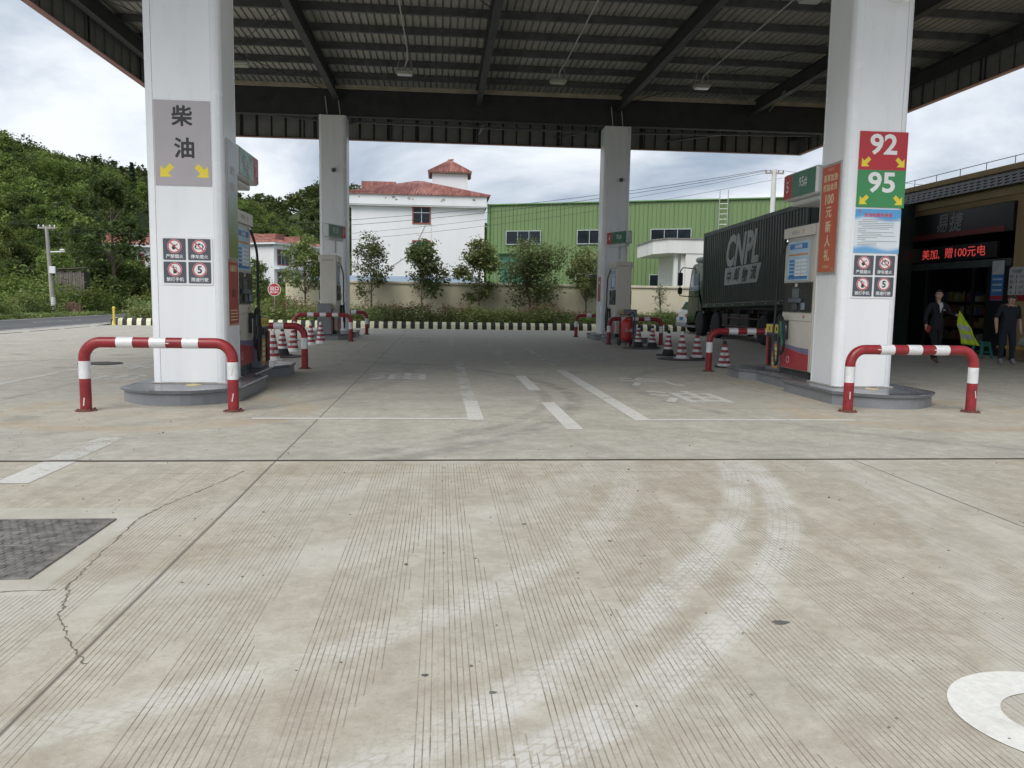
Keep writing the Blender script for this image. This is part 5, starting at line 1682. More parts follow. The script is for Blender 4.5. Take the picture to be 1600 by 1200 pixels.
# ================================================================ POLES AND WIRES
M_pole = mat('concrete_pole', (.36, .34, .31), .85, var=.15, scale=3, dirt=.2)
t = thing('utility_pole', 'concrete roadside pole with crossarm, camera arm and white box', 'pole', (-23.9, 52, 0))
MB().tube([(0, 0, -.1), (-.2, 0, 5.45)], [.15, .10], 12).build('shaft', M_pole, t, smooth=True)
MB().tube([(0.012, 0, 0), (-.03, 0, 1.1)], [.153, .146], 12).build('white_base', M_wht, t, smooth=True)
MB().box(-.72, .34, -.06, .06, 5.28, 5.38).build('crossarm', M_pole, t)
for xx in (-.66, -.38, .0, .28): MB().lathe([(.03, 0), (.05, .05), (.02, .14)], 8, (xx, 0, 5.38)).build('insulator', M_wht, t)
MB().tube([(-.14, 0, 3.86), (.82, 0, 3.90)], .04, 8).build('camera_arm', M_wht, t)
MB().box(.55, .80, -.08, .08, 3.95, 4.06, .02).build('camera', M_wht, t)
MB().box(-.05, .30, -.25, -.11, 2.55, 2.98, .02).build('box', M_wht, t)
t = thing('tall_pole', 'pale concrete pole with insulators behind the truck', 'pole', (20.6, 49, 0))
MB().tube([(0, 0, -.1), (0.03, 0, 9.7)], [.20, .14], 12).build('shaft', mat('pale_pole', (.62, .62, .60), .8, var=.08, dirt=.15), t, smooth=True)
MB().box(-.55, .65, -.06, .06, 9.42, 9.52).build('crossarm', M_pole, t)
for xx in (-.5, -.2, .3, .6): MB().lathe([(.03, 0), (.05, .05), (.02, .14)], 8, (xx, 0, 9.52)).build('insulator', M_eavd, t)
def wire(a, b, sag, r=.012, label='thin black power line sagging from the pale pole past the white house'):
    pts = []
    for k in range(25):
        u = k / 24
        p = Vector(a).lerp(Vector(b), u); p.z -= sag * 4 * u * (1 - u); pts.append(p)
    tag(MB().tube(pts, r, 5).build('power_line', mat('wire_black', (.03, .03, .03), .6)), label, 'power line', 'power lines past the white house')
wire((20.1, 49, 9.65), (-26, 56, 5.5), 1.0, .014); wire((20.4, 49, 9.65), (-26, 56, 5.3), 1.2, .014); wire((20.9, 49, 9.65), (-26, 56.4, 4.6), 1.3, .010); wire((21.2, 49, 9.2), (-26, 56.6, 4.1), 1.2, .010)
wire((20.9, 49, 9.65), (60, 40, 8.5), 1.0, .012, 'thin black power line leading away from the pale pole behind the canopy')
wire((-24.1, 52, 5.5), (-60, 60, 9.0), .6, .010, 'thin black line leading from the roadside pole to the hill')
# ================================================================ HILLS AND WOODS
HX = [-220, -120, -70, -62, -55, -45, -32, -27, -23, -15, 0, 20]
HZ = [30, 24, 20.0, 19.2, 16.7, 15.6, 12.6, 11.2, 9.2, 5.0, 1.2, 0.0]
def sstep(t): t = min(1, max(0, t)); return t * t * (3 - 2 * t)
def hill_z(x, y):
    xp = x * 130 / max(60, min(y, 210))
    z = np.interp(xp, HX, HZ) * max(1.0, y / 130)
    front = sstep((y - 56 - 58 * sstep((xp + 36) / 10)) / 74.0)
    side = sstep((-23.5 - x) / 16.0) if y < 110 else 1.0
    wob = 1.0 * math.sin(x * .11 + y * .07) + .7 * math.sin(x * .23 - y * .13)
    return z * front * max(side, sstep((y - 85) / 30)) + wob * front * .9
def grid_obj(name, xs, ys, fn, mt):
    vs = [(x, y, fn(x, y)) for y in ys for x in xs]
    nx = len(xs)
    fs = [(j * nx + i, j * nx + i + 1, (j + 1) * nx + i + 1, (j + 1) * nx + i) for j in range(len(ys) - 1) for i in range(nx - 1)]
    o = MB()._add(vs, fs).build(name, mt, smooth=True, fix=False)
    return tag(o, kind='structure')
M_hill = soil_material('hill_undergrowth', (.045, .07, .022), (.075, .105, .034), (.035, .055, .018))
grid_obj('hill', list(np.linspace(-220, 25, 90)), list(np.linspace(54, 210, 60)), lambda x, y: hill_z(x, y) - .3, M_hill)
FX = [-260, -150, -90, -66, -57, -50, -44, -34, -20, 0, 20, 40, 80, 160]
FZ = [58, 48, 36, 31, 30, 34, 36.5, 35, 30, 25, 21, 16, 10, 6]
def far_z(x, y): return float(np.interp(x * 300 / max(y, 240), FX, FZ)) * sstep((y - 225) / 80) * (1 - .3 * sstep((y - 320) / 120)) + .8 * math.sin(x * .15) * sstep((y - 230) / 50)
grid_obj('far_hill', list(np.linspace(-260, 160, 90)), list(np.linspace(222, 430, 30)), lambda x, y: far_z(x, y) - .3, M_hill)

M_lw1 = leafmat('leaf_wood_light', (0.135, 0.185, 0.046), (0.195, 0.250, 0.064), (0.235, 0.275, 0.085), gloss=.012)
M_lw2 = leafmat('leaf_wood_dark', (0.070, 0.105, 0.034), (0.112, 0.155, 0.050), (0.14, 0.18, 0.065), gloss=.012)
M_lw3 = leafmat('leaf_conifer', (0.030, 0.055, 0.024), (0.06, 0.095, 0.036))

def crown_points(rng, n, W, H, clumps, z0):
    cen = []
    for k in range(clumps):
        v = rng.uniform(0, 1); a = rng.uniform(0, 6.283)
        env = math.sin(PI * (0.08 + .88 * v)) ** .6
        rr = W / 2 * env * math.sqrt(rng.uniform(.2, 1))
        cen.append((rr * math.cos(a), rr * math.sin(a), z0 + v * (H - z0)))
    cen = np.array(cen)
    idx = rng.integers(0, clumps, n)
    sc = W * .085
    return cen[idx] + rng.normal(size=(n, 3)) * np.array([sc, sc, sc * .7])

# the wood on the hillsides: one mass of foliage
rng = np.random.default_rng(17); rnd = random.Random(17)
def wood(name, label, n_tree, xr, yr, zf, nl, leaf, mt, hr, accept):
    Cs = []
    k = 0; tries = 0
    while k < n_tree and tries < n_tree * 20:
        tries += 1
        y = rng.uniform(*yr); x = rng.uniform(xr[0], xr[1])
        if not accept(x, y): continue
        h = rng.uniform(*hr); w = h * rng.uniform(.75, 1.15)
        c = crown_points(rng, int(nl * rng.uniform(.7, 1.3)), w, h, 14, h * .12) + np.array([x, y, zf(x, y) - .4])
        Cs.append(c); k += 1
    C = np.concatenate(Cs)
    return tag(link(name, leaf_mesh(name, C, leaf, leaf * .55, mt, rng)), label, 'woodland', kind='stuff')
inview = lambda x, y: (-.56 * y - 6 < x < -.12 * y + 4) and y > 66 and x < -14 and not (-.275 < x / y < -.16 and y < 127)
wood('hillside_wood', 'dense bright green wood covering the hill beside the road', 1080, (-110, -10), (68, 200), hill_z, 560, .165, M_lw1, (2.4, 4.2), inview)
wood('hillside_wood', 'darker trees scattered through the wood on the hill', 480, (-110, -10), (66, 200), hill_z, 560, .165, M_lw2, (2.6, 4.6), inview)
wood('far_wood', 'hazy green wood covering the far hill behind the houses', 650, (-140, 30), (226, 325), far_z, 170, .6, M_lw2, (5, 8), lambda x, y: x > -.5 * y and x < .1 * y)

wood('hillside_scrub', 'low green scrub on the slope below the hillside house', 130, (-32, -11), (60, 109), hill_z, 420, .15, M_lw1, (1.0, 2.2), lambda x, y: -.30 < x / y < -.14)
# individual trees at the foot of the hill
def tree_proto(seed, H, W, n, leaf, mt, z0, clumps=26):
    r = np.random.default_rng(seed)
    me = leaf_mesh('crown', crown_points(r, n, W, H, clumps, z0), leaf, leaf * .5, mt, r)
    mb = MB(); rd = random.Random(seed)
    mb.tube([(0, 0, -.3), (.1, .05, H * .4), (.0, 0, H * .8)], [.16, .11, .03], 8)
    for k in range(9):
        a = rd.uniform(0, 6.28); z = H * rd.uniform(.25, .7)
        mb.tube([(0.05, 0, z), (W * .2 * math.cos(a), W * .2 * math.sin(a), z + H * .12), (W * .4 * math.cos(a), W * .4 * math.sin(a), z + H * .2)], [.06, .04, .012], 5)
    o = mb.build('trunk', M_bark, smooth=True); mt_ = o.data; bpy.data.objects.remove(o)
    return me, mt_
TP = [tree_proto(1, 7, 5.2, 9000, .13, M_lw1, .5), tree_proto(2, 7, 4.8, 9000, .13, M_lw2, .6), tree_proto(3, 6, 5.4, 9000, .125, M_lw1, .4), tree_proto(4, 8.6, 4.2, 7500, .14, M_lw2, 1.4, 34)]
def put_tree(k, x, y, s, label, group, z=None):
    t = thing('hill_tree', label, 'tree', (x, y, hill_z(x, y) - .1 if z is None else z), random.random() * 6.28, group=group)
    t.scale = (s, s, s * random.uniform(.9, 1.12))
    link('crown', TP[k][0], t); link('trunk', TP[k][1], t)
    return t
random.seed(23)
put_tree(3, -24.4, 62.5, 1.02, 'tall feathery tree between the plank hut and the white house behind the pillar', None, 0.0)
spots = []
for k in range(46):
    for q in range(30):
        y = random.uniform(57, 84); x = random.uniform(-.56 * y - 3, -23.8 - max(0, (y - 60)) * .06)
        if (abs(x + 24.7) < 2.2 and y < 62) or (-34 < x < -26 and y > 78): continue
        if all((x - a) ** 2 + (y - b) ** 2 > 5.0 for a, b in spots): break
    spots.append((x, y))
    put_tree(random.choice((0, 0, 1, 1, 2)), x, y, random.uniform(.36, .66), 'leafy green tree at the foot of the wooded hill beyond the road', 'trees at the foot of the wooded hill')
for (x, y) in ((-15.5, 62), (-12.5, 57), (-14.5, 70), (-11.5, 50.5), (-16.8, 84), (-12.6, 66), (-18.5, 90), (-15, 96)):
    put_tree(random.choice((0, 2)), x, y, random.uniform(.26, .38), 'small leafy tree between the exit sign and the hillside house', 'small trees behind the exit sign', 0.0)
# conifers standing out on the ridge
def conifer(x, y, H, label):
    r = np.random.default_rng(int(-x * 10)); n = 2600
    v = r.uniform(0, 1, n) ** .8; a = r.uniform(0, 6.283, n); tier = .75 + .25 * np.sin(v * 48)
    rr = H * .24 * (1 - v) * np.sqrt(r.uniform(.2, 1, n)) * tier
    C = np.stack([rr * np.cos(a), rr * np.sin(a), H * (.06 + .94 * v)], axis=1)
    t = thing('ridge_conifer', label, 'tree', (x, y, hill_z(x, y) - .3))
    link('crown', leaf_mesh('crown', C, .20, .07, M_lw3, r), t)
    MB().tube([(0, 0, 0), (0, 0, H * .95)], [.2, .03], 7).build('trunk', M_bark, t)
conifer(-46.6, 115, 5.4, 'tall dark pointed conifer rising from the hill ridge')
conifer(-48.6, 116, 3.8, 'shorter dark conifer beside the tall one on the hill ridge')
conifer(-41.5, 114, 5.0, 'rounder dark conifer on the ridge beside the diesel pillar')

# roadside scrub: shrubs and tall grass on the verge
SB = [shrub_proto(200 + i, h, w, lm, .16, 1700) for i, (h, w, lm) in enumerate(((1.9, 2.6, M_lw1), (1.6, 2.8, M_lw2), (1.3, 2.2, M_leafH)))]
random.seed(41)
for k in range(64):
    y = random.uniform(42, 66); x = random.uniform(-.60 * y, -23.6)
    if abs(x + 23.9) < 1.2 and abs(y - 52) < 1.5: continue
    me, mr, ms = SB[random.choice((0, 0, 1, 1, 2))]
    t = thing('roadside_bush', 'rough green bush on the verge beyond the road', 'bush', (x, y, -.05), random.random() * 6.28, group='rough bushes beyond the road')
    s = random.uniform(.6, 1.1) * (1.25 if y > 56 else .85); t.scale = (s, s, s)
    link('foliage', me, t); link('stem', ms, t)
for (x, y, s) in ((-25.2, 55.6, .75), (-24.2, 55.4, .6), (-23.5, 56.2, .6), (-26.3, 55.8, .8)):
    me, mr, ms = SB[1]
    t = thing('roadside_bush', 'rough green bush crowding the front of the plank hut', 'bush', (x, y, -.05), random.random() * 6.28, group='rough bushes before the plank hut')
    t.scale = (s, s, s); link('foliage', me, t); link('stem', ms, t)
for (x, y, s) in ((-16.5, 47, .8), (-14, 45.5, .6), (-12.2, 46, .7), (-10.8, 45, .6), (-9.4, 47.5, .8), (-18, 52, .8), (-15.5, 51, .9), (-13, 49, .9), (-11.2, 53, 1.0), (-9.8, 51, .9)):
    me, mr, ms = SB[random.choice((0, 2))]
    t = thing('roadside_bush', 'rough green bush in the waste ground behind the exit sign', 'bush', (x, y, -.05), random.random() * 6.28, group='rough bushes behind the exit sign')
    t.scale = (s, s, s); link('foliage', me, t); link('stem', ms, t)
rng = np.random.default_rng(91)
N = 30000
yy = rng.uniform(30, 70, N)
xx = -22.2 - np.abs(rng.normal(size=N)) * 2.4
zz = np.abs(rng.normal(size=N)) * np.where(xx < -23.4, .42, .10)
V = np.stack([xx, yy, zz - .02], axis=1)
tag(link('verge_grass', leaf_mesh('verge_grass', V, .16, .022, M_leafH, rng, up=0.0)), 'tall rank grass and weeds along the road verge', 'grass', kind='stuff')
# brush heap at the pole
t = thing('brush_heap', 'heap of dry brown brushwood at the foot of the roadside pole', 'brush heap', (-23.3, 53.2, 0))
mb = MB(); rd = random.Random(8)
for k in range(150):
    a = rd.uniform(0, 6.28); r0 = rd.uniform(.1, .8)
    mb.tube([(r0 * math.cos(a), r0 * math.sin(a), 0), (r0 * .5 * math.cos(a + .5) + rd.uniform(-.3, .3), r0 * .5 * math.sin(a + .5), rd.uniform(.3, .85))], .012, 4)
mb.build('twigs', mat('dry_twig', (.24, .15, .10), .9, var=.3), t)
# ================================================================ TRUCK
M_tg = mat('truck_green', (0.012, 0.032, 0.024), 0.35, var=0.15, scale=1.5, dirt=.25, dirtcol=(.04, .055, .045), streak=True)
M_tgf = mat('truck_frame_green', (0.022, 0.045, 0.034), 0.45, var=0.15, scale=2, dirt=.3, dirtcol=(.07, .065, .055))
M_chas = mat('chassis_black', (.022, .022, .022), .7, var=.3, scale=4, dirt=.4, dirtcol=(.07, .06, .05))
M_tyre = mat('tyre', (.020, .020, .021), .85, var=.25, scale=8, dirt=.3, dirtcol=(.09, .085, .075))
M_rim = mat('wheel_rim', (.055, .06, .062), .5, .4, var=.2)
M_logo = mat('logo_grey', (.40, .42, .42), .45, var=.12, scale=3, dirt=.25, dirtcol=(.2, .22, .21))
M_tglass = mat('cab_glass', (.30, .36, .40), .05, var=.1, spec=.9)
t = thing('box_truck', 'dark green corrugated box truck parked beyond the fuel island', 'truck', (12.25, 28.5, 0))
piv = bpy.data.objects.new('cargo_box', None); COL.objects.link(piv); piv.parent = t
piv.location = (0, 4.45, 1.19); piv.rotation_euler = (R(-1.36), 0, 0)
LB, HB = 9.55, 3.10
def corr(L, H, n, dp, thick=.0):
    pw = L / n; prof = []
    for i in range(n):
        a = i * pw
        prof += [(a, 0), (a + pw * .40, 0), (a + pw * .5, dp), (a + pw * .9, dp)]
    prof.append((L, 0)); return prof
for s in (-1, 1):
    prof = corr(LB - .30, HB - .32, 42, .036); m = len(prof)
    vs = [(s * (1.25 - p[1]), -.15 - p[0], .16) for p in prof] + [(s * (1.25 - p[1]), -.15 - p[0], HB - .16) for p in prof]
    MB()._add(vs, [(i, i + 1, m + i + 1, m + i) for i in range(m - 1)]).build('side_panel', M_tg, piv, fix=False)
    a, b = sorted((s * 1.19, s * 1.265))
    MB().box(a, b, -LB, 0, 0, .16, .012).build('bottom_rail', M_tgf, piv)
    MB().box(a, b, -LB, 0, HB - .16, HB, .012).build('top_rail', M_tgf, piv)
    for y0, y1 in ((-.15, -.001), (-LB, -LB + .15)): MB().box(a, b, y0, y1, .161, HB - .161).build('corner_post', M_tgf, piv)
    for k in range(9): 
        a2, b2 = sorted((s * 1.266, s * 1.275))
        MB().box(a2, b2, -.6 - k * 1.02, -.5 - k * 1.02, .06, .10).build('side_marker', mat('marker_pale', (.45, .42, .36), .5), piv)
MB().box(-1.18, 1.18, -LB + .06, -.04, .02, .10).box(-1.19, 1.19, -.10, -.02, .1, HB - .1).box(-1.19, 1.19, -LB + .05, -.05, HB - .06, HB - .02).build('box_shell', M_tgf, piv)
for s in (-1, 1):
    a, b = sorted((s * .01, s * 1.17))
    MB().box(a, b, -LB - .03, -LB + .03, .05, HB - .08, .01).build('rear_door', M_tgf, piv)
    for xx in (.25, .9): MB().tube([(s * xx, -LB - .06, .1), (s * xx, -LB - .06, HB - .12)], .022, 8).build('lock_rod', M_purlin, piv)
# company logo painted on the left side
XL = -1.2525
def logo(body, y, z, size, shear, sx, sy, bold, mt, nm='lettering'):
    me = text_mesh(body, size, bold=bold if body != 'CNPL' else 0, offset=bold if body == 'CNPL' else 0, shear=shear)
    n = len(me.vertices); a = np.zeros(n * 3); me.vertices.foreach_get('co', a); a = a.reshape(-1, 3)
    a[:, 0] -= (a[:, 0].min() + a[:, 0].max()) / 2; a[:, 1] -= (a[:, 1].min() + a[:, 1].max()) / 2
    a[:, 0] *= sx; a[:, 1] *= sy
    me.vertices.foreach_set('co', a.ravel()); me.materials.clear(); me.materials.append(mt); me.transform(FACE['-x']); me.update()
    return link(nm, me, piv, (XL, y, z))
def panel_poly(poly, mt, nm, x=XL):
    n = len(poly)
    return MB()._add([(x, -u, v) for u, v in poly], [tuple(range(n))]).build(nm, mt, piv, fix=False)
YC = -4.30
logo('CNPL', YC, 2.12, 1.50, .30, .86, 1.04, .055, M_logo)
yl, yr = -YC - 1.72, -YC + 1.50
panel_poly([(yl, .84), (yr, .84), (yr + .34, 1.50), (yl + .06, 1.50)], M_logo, 'logo_band')
for i, ch in enumerate('中邮物流'):
    logo(ch, YC + 1.22 - i * .80, 1.15 + .06 * (i % 2), .52, .3, 1, 1.0, .014, mat('logo_dark_green', (.012, .03, .022), .5), 'lettering').location.x = XL - .004
# chassis
MB().box(-.95, .95, -4.9, 4.3, 1.055, 1.185).build('gap_filler', M_chas, t)  # added dark slab, stops bright background showing under the cargo box
MB().prism([(-5.0, 1.19), (4.3, 1.19), (-5.0, 1.42)], -1.1, 1.1, axis='x').build('gap_wedge', M_chas, t)  # added wedge, closes the bright slit below the tilted box
MB().box(-.45, -.35, -9.3 + 4.4, 6.2, .82, 1.05).box(.35, .45, -9.3 + 4.4, 6.2, .82, 1.05).build('chassis_rail', M_chas, t)
for k in range(8): MB().box(-1.15, -.951, -4.6 + k * 1.25, -4.5 + k * 1.25, 1.06, 1.17).build('cross_member', M_chas, t)
MB().box(-1.2, -.65, -.6, 1.3, .50, 1.02, .05).build('fuel_tank', M_chas, t)
MB().box(-1.22, -.75, 1.45, 2.0, .5, 1.0, .02).build('battery_box', M_chas, t)
mb = MB()
for z in (.55, .86): mb.tube([(-1.2, -3.0 + 1.4, z), (-1.2, 2.1, z)], .025, 6)
for y in (-1.5, .3, 2.0): mb.tube([(-1.2, y, .5), (-1.2, y, 1.15)], .025, 6)
mb.build('side_guard', mat('guard_rust', (.11, .045, .04), .7, var=.3), t)
def wheel(x, y, dual=False):
    w = bpy.data.objects.new('wheel', None); COL.objects.link(w); w.parent = t; w.location = (x, y, .52)
    s = -1 if x < 0 else 1
    M = Matrix.Rotation(PI / 2, 4, 'Y')
    wd = .14
    MB().lathe([(.30, -wd), (.46, -wd), (.51, -wd * .75), (.52, -wd * .4), (.52, wd * .4), (.51, wd * .75), (.46, wd), (.30, wd)], 32).xf(M).build('tyre', M_tyre, w, smooth=True)
    r = MB().lathe([(.0, .02), (.12, .02), (.14, .07), (.24, .05), (.29, .11), (.31, .13), (.31, -.12), (.0, -.12)], 24).xf(Matrix.Scale(s, 4, (1, 0, 0)) @ M).build('rim', M_rim, w, smooth=True)
    mb = MB()
    for k in range(10):
        a = 2 * PI * k / 10
        mb.lathe([(.016, 0), (.016, .04)], 6, (.20 * math.cos(a), .20 * math.sin(a), .06))
    mb.xf(Matrix.Scale(s, 4, (1, 0, 0)) @ M).build('wheel_nut', M_rim, w)
for x in (-1.09, 1.09):
    for y in (4.85, 2.85): wheel(x, y)
    for y in (-1.9, -3.25): wheel(x, y)
for y in (4.85, 2.85, -1.9, -3.25): MB().tube([(-.95, y, .52), (.95, y, .52)], .07, 8).build('axle', M_chas, t)
for x in (-1.1, 1.1): 
    MB().tube([(x, 2.85 + .66 * math.cos(R(a)), .52 + .66 * math.sin(R(a))) for a in range(10, 171, 20)], .03, 6).build('mudguard', M_chas, t)
    MB().box(x - .15, x + .15, -4.05, -4.02, .25, .95).build('mud_flap', M_chas, t)
# cab: side profile with window openings faked by inset glass panels set proud-less into the shell
cab = bpy.data.objects.new('cab', None); COL.objects.link(cab); cab.parent = t; cab.location = (0, 4.62, .95)
prof = [(0, 0), (0, 1.95), (.12, 2.12), (.55, 2.16), (1.30, 2.10), (1.62, 1.85), (1.92, .95), (1.98, .10), (1.98, -.42), (1.75, -.45), (1.02, -.35), (.80, .10), (-.28, .12), (-.30, 0)]
MB().prism([(p[0], p[1]) for p in prof], -1.18, 1.18, axis='x').build('cab_shell', mat('cab_green', (.022, .055, .034), .25, var=.1, coat=.4), cab)
for s in (-1, 1):
    a, b = sorted((s * 1.181, s * 1.19))
    MB().prism([(.55, .98), (.62, 1.72), (1.40, 1.72), (1.78, 1.02), (1.75, .96)], a, b, axis='x').build('side_window', M_tglass, cab)
    MB().box(a, b, .50, .515, .0, 1.8).build('door_seam', M_chas, cab)
    a, b = sorted((s * 1.19, s * 1.22))
    MB().box(a, b, .60, .80, .70, .75).build('door_handle', M_chas, cab)
    # mirrors on arms
    MB().tube([(s * 1.15, 1.55, 1.95), (s * 1.45, 2.0, 2.0), (s * 1.55, 2.05, 1.85), (s * 1.55, 2.05, .75), (s * 1.2, 1.85, .72)], .025, 8).build('mirror_arm', M_chas, cab)
    MB().box(s * 1.55 - .11, s * 1.55 + .11, 1.98, 2.10, 1.20, 1.78, .04).build('mirror', M_chas, cab)
    MB().box(s * 1.55 - .10, s * 1.55 + .10, 1.98, 2.10, .82, 1.12, .04).build('wide_mirror', M_chas, cab)
MB()._add([(-1.02, 1.64, 1.80), (1.02, 1.64, 1.80), (1.05, 1.915, 1.05), (-1.05, 1.915, 1.05)], [(0, 1, 2, 3)]).build('windscreen', M_tglass, cab, fix=False)
MB().box(-1.15, 1.15, .2, 1.25, 2.17, 2.42, .08).build('roof_deflector', mat('deflector_grey', (.28, .30, .29), .4), cab)
MB().box(-1.2, 1.2, 1.90, 2.05, -.55, -.15, .04).build('bumper', M_chas, cab)
for s in (-1, 1): MB().box(s * .85 - .2, s * .85 + .2, 1.985, 2.02, .0, .2, .02).build('headlight', M_tglass, cab)

# ================================================================ WHITE CAR behind the truck cab
M_cw2 = mat('car_white', (.78, .79, .80), .22, var=.03, coat=.6)
t = thing('white_car', 'white car showing its rear corner beyond the truck cab', 'car', (13.25, 36.1, 0))
side = [(-2.1, .30), (-2.15, .60), (-2.10, .98), (-1.95, 1.05), (-1.75, 1.46), (-1.3, 1.56), (.2, 1.56), (.95, 1.06), (1.9, .92), (2.1, .70), (2.12, .32), (1.75, .28), (-1.7, .28)]
MB().prism(side, -.80, .80, axis='y').build('body', M_cw2, t)
for s in (-1, 1):
    a, b = sorted((s * .801, s * .808))
    MB().prism([(-1.62, 1.10), (-1.45, 1.44), (-.45, 1.48), (-.45, 1.08)], a, b, axis='y').build('side_window', M_glass, t)
    MB().prism([(-.38, 1.08), (-.38, 1.48), (.15, 1.48), (.72, 1.08)], a, b, axis='y').build('side_window', M_glass, t)
MB()._add([(-1.965, -.66, 1.10), (-1.965, .66, 1.10), (-1.775, .60, 1.43), (-1.775, -.60, 1.43)], [(0, 1, 2, 3)]).build('rear_window', M_glass, t, fix=False)
for s in (-1, 1): MB().box(-2.16, -2.06, s * .68 - .1, s * .68 + .1, .74, .90, .02).build('tail_light', mat('lens_pale_red', (.34, .16, .16), .25), t)
MB().box(-2.19, -2.0, -.78, .78, .30, .52, .04).build('rear_bumper', mat('bumper_grey', (.30, .31, .32), .5), t)
MB().box(-2.165, -2.15, -.25, .25, .60, .74).build('number_plate', M_pblue, t)
MB().box(-1.95, -1.55, -.8085, -.803, .78, .98).build('blue_emblem', M_pblue, t)
for x in (-1.35, 1.3):
    for s in (-1, 1):
        w = bpy.data.objects.new('wheel', None); COL.objects.link(w); w.parent = t; w.location = (x, s * .74, .31)
        MB().lathe([(.17, -.09), (.28, -.09), (.31, -.05), (.31, .05), (.28, .09), (.17, .09)], 24).xf(Matrix.Rotation(PI / 2, 4, 'X')).build('tyre', M_tyre, w, smooth=True)
        MB().lathe([(0, -.08), (.18, -.08), (.18, .08), (0, .08)], 16).xf(Matrix.Rotation(PI / 2, 4, 'X')).build('rim', mat('alloy', (.4, .41, .42), .3, .6), w)

# ================================================================ SHOP
M_shop = mat('shop_ochre', (0.38, 0.28, 0.15), 0.8, var=0.08, scale=1.0, dirt=.2, dirtcol=(.22, .17, .09), streak=True)
M_shop2 = mat('shop_beam', (0.44, 0.35, 0.20), 0.8, var=0.08, scale=1.0, dirt=.2, dirtcol=(.26, .2, .11))
M_stile = mat('shop_roof_tile', (.055, .058, .066), .55, var=.35, scale=5)
M_sign_bk = mat('shop_sign_black', (.012, .013, .015), .35, var=.1)
SXW = 16.25
t = thing('convenience_shop', 'ochre station shop with dark tiled eave and black signboard', 'shop', (SXW, 24, 0))
# walls (local: x inward +, y along facade)
MB().box(0, .25, -14, -2.42, 0, 4.62).build('wall', M_shop, t)
MB().box(0, .25, 3.6, 10, 0, 4.62).build('wall', M_shop, t)
MB().box(0, .25, -2.42, 3.6, 4.45, 4.62).build('lintel', M_shop, t)
MB().box(-.12, .25, -14, 10, 4.62, 4.86, .01).build('eave_beam', M_shop2, t)
MB().box(-.05, 8, -14, 10, 5.33, 5.50, .01).build('parapet', M_shop2, t)
MB().box(.25, 8, -14, 10, 4.9, 5.0).build('roof_slab', M_shop2, t)
MB().box(.02, .25, -14, 10, 4.87, 5.33).build('parapet_back', M_shop2, t)
# sloped eave with single tiles
el = bpy.data.objects.new('tiled_eave', None); COL.objects.link(el); el.parent = t
MB().prism([(-.42, 4.86), (-.02, 5.28), (-.02, 5.31), (-.45, 4.89)], -13.9, 9.9, axis='y').xf(Matrix.Identity(4)).build('eave_board', M_stile, el)
tl = MB()
n = 6; w = .305; L = .23
vs = []; 
for (u, zz) in ((0, 0.0), (1, 0.0)):
    for k in range(n + 1):
        a = k / n
        bowl = .022 * math.sin(PI * a)
        round_ = 0.045 * math.sin(PI * a) if u == 0 else 0
        vs.append((-(L * (1 - u)) - round_, (a - .5) * w, bowl))
vs2 = [(p[0], p[1], p[2] - .018) for p in vs]
N_ = n + 1
fs = [(k, k + 1, N_ + k + 1, N_ + k) for k in range(n)] + [(2 * N_ + k, 3 * N_ + k, 3 * N_ + k + 1, 2 * N_ + k + 1) for k in range(n)] + [(k, 2 * N_ + k, 2 * N_ + k + 1, k + 1) for k in range(n)]
tl._add(vs + vs2, fs)
o = tl.build('tile', M_stile, smooth=True); tme = o.data; bpy.data.objects.remove(o)
for r_ in range(4):
    for k in range(46):
        yy = -6.2 + k * .30 + (.15 if r_ % 2 else 0)
        if yy > 7.4: continue
        o = link('tile', tme, el, (-.37 + r_ * .105 + .06, yy, 4.955 + r_ * .108 + .03))
        o.rotation_euler = (0, R(-38), 0)
# rail on the parapet
rl = MB()
for k in range(18): rl.tube([(.1, -11.8 + k * 1.22, 5.5), (.1, -11.8 + k * 1.22, 5.74)], .012, 5)
rl.tube([(.1, -12, 5.74), (.1, 9.8, 5.74)], .012, 5)
rl.build('parapet_rail', mat('rail_dark', (.1, .1, .11), .5, .3), t)
# room behind the opening
M_dark = mat('shop_interior', (.022, .021, .022), .85, var=.2)  # near-black wall colour holds the gloom of the unlit room
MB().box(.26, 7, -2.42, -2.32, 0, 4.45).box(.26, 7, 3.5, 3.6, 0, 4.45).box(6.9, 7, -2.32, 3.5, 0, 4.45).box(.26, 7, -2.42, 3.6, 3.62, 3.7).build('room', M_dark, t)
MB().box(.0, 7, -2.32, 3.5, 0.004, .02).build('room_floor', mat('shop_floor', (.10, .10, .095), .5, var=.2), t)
MB().box(-.10, .20, -2.40, 3.58, 3.60, 4.44, .01).build('signboard', M_sign_bk, t)
MB().box(-.112, -.101, -2.1, 3.5, 3.62, 3.78).build('red_stripe', mat('stripe_dark_red', (.20, .02, .025), .5), t)
for ch, yy in (('易', .68), ('捷', -.02)):
    text(ch, .62, mat('sign_letter_grey', (.30, .31, .32), .5), t, (-.113, yy + .12, 4.08), '-x', bold=.012, shear=.18)
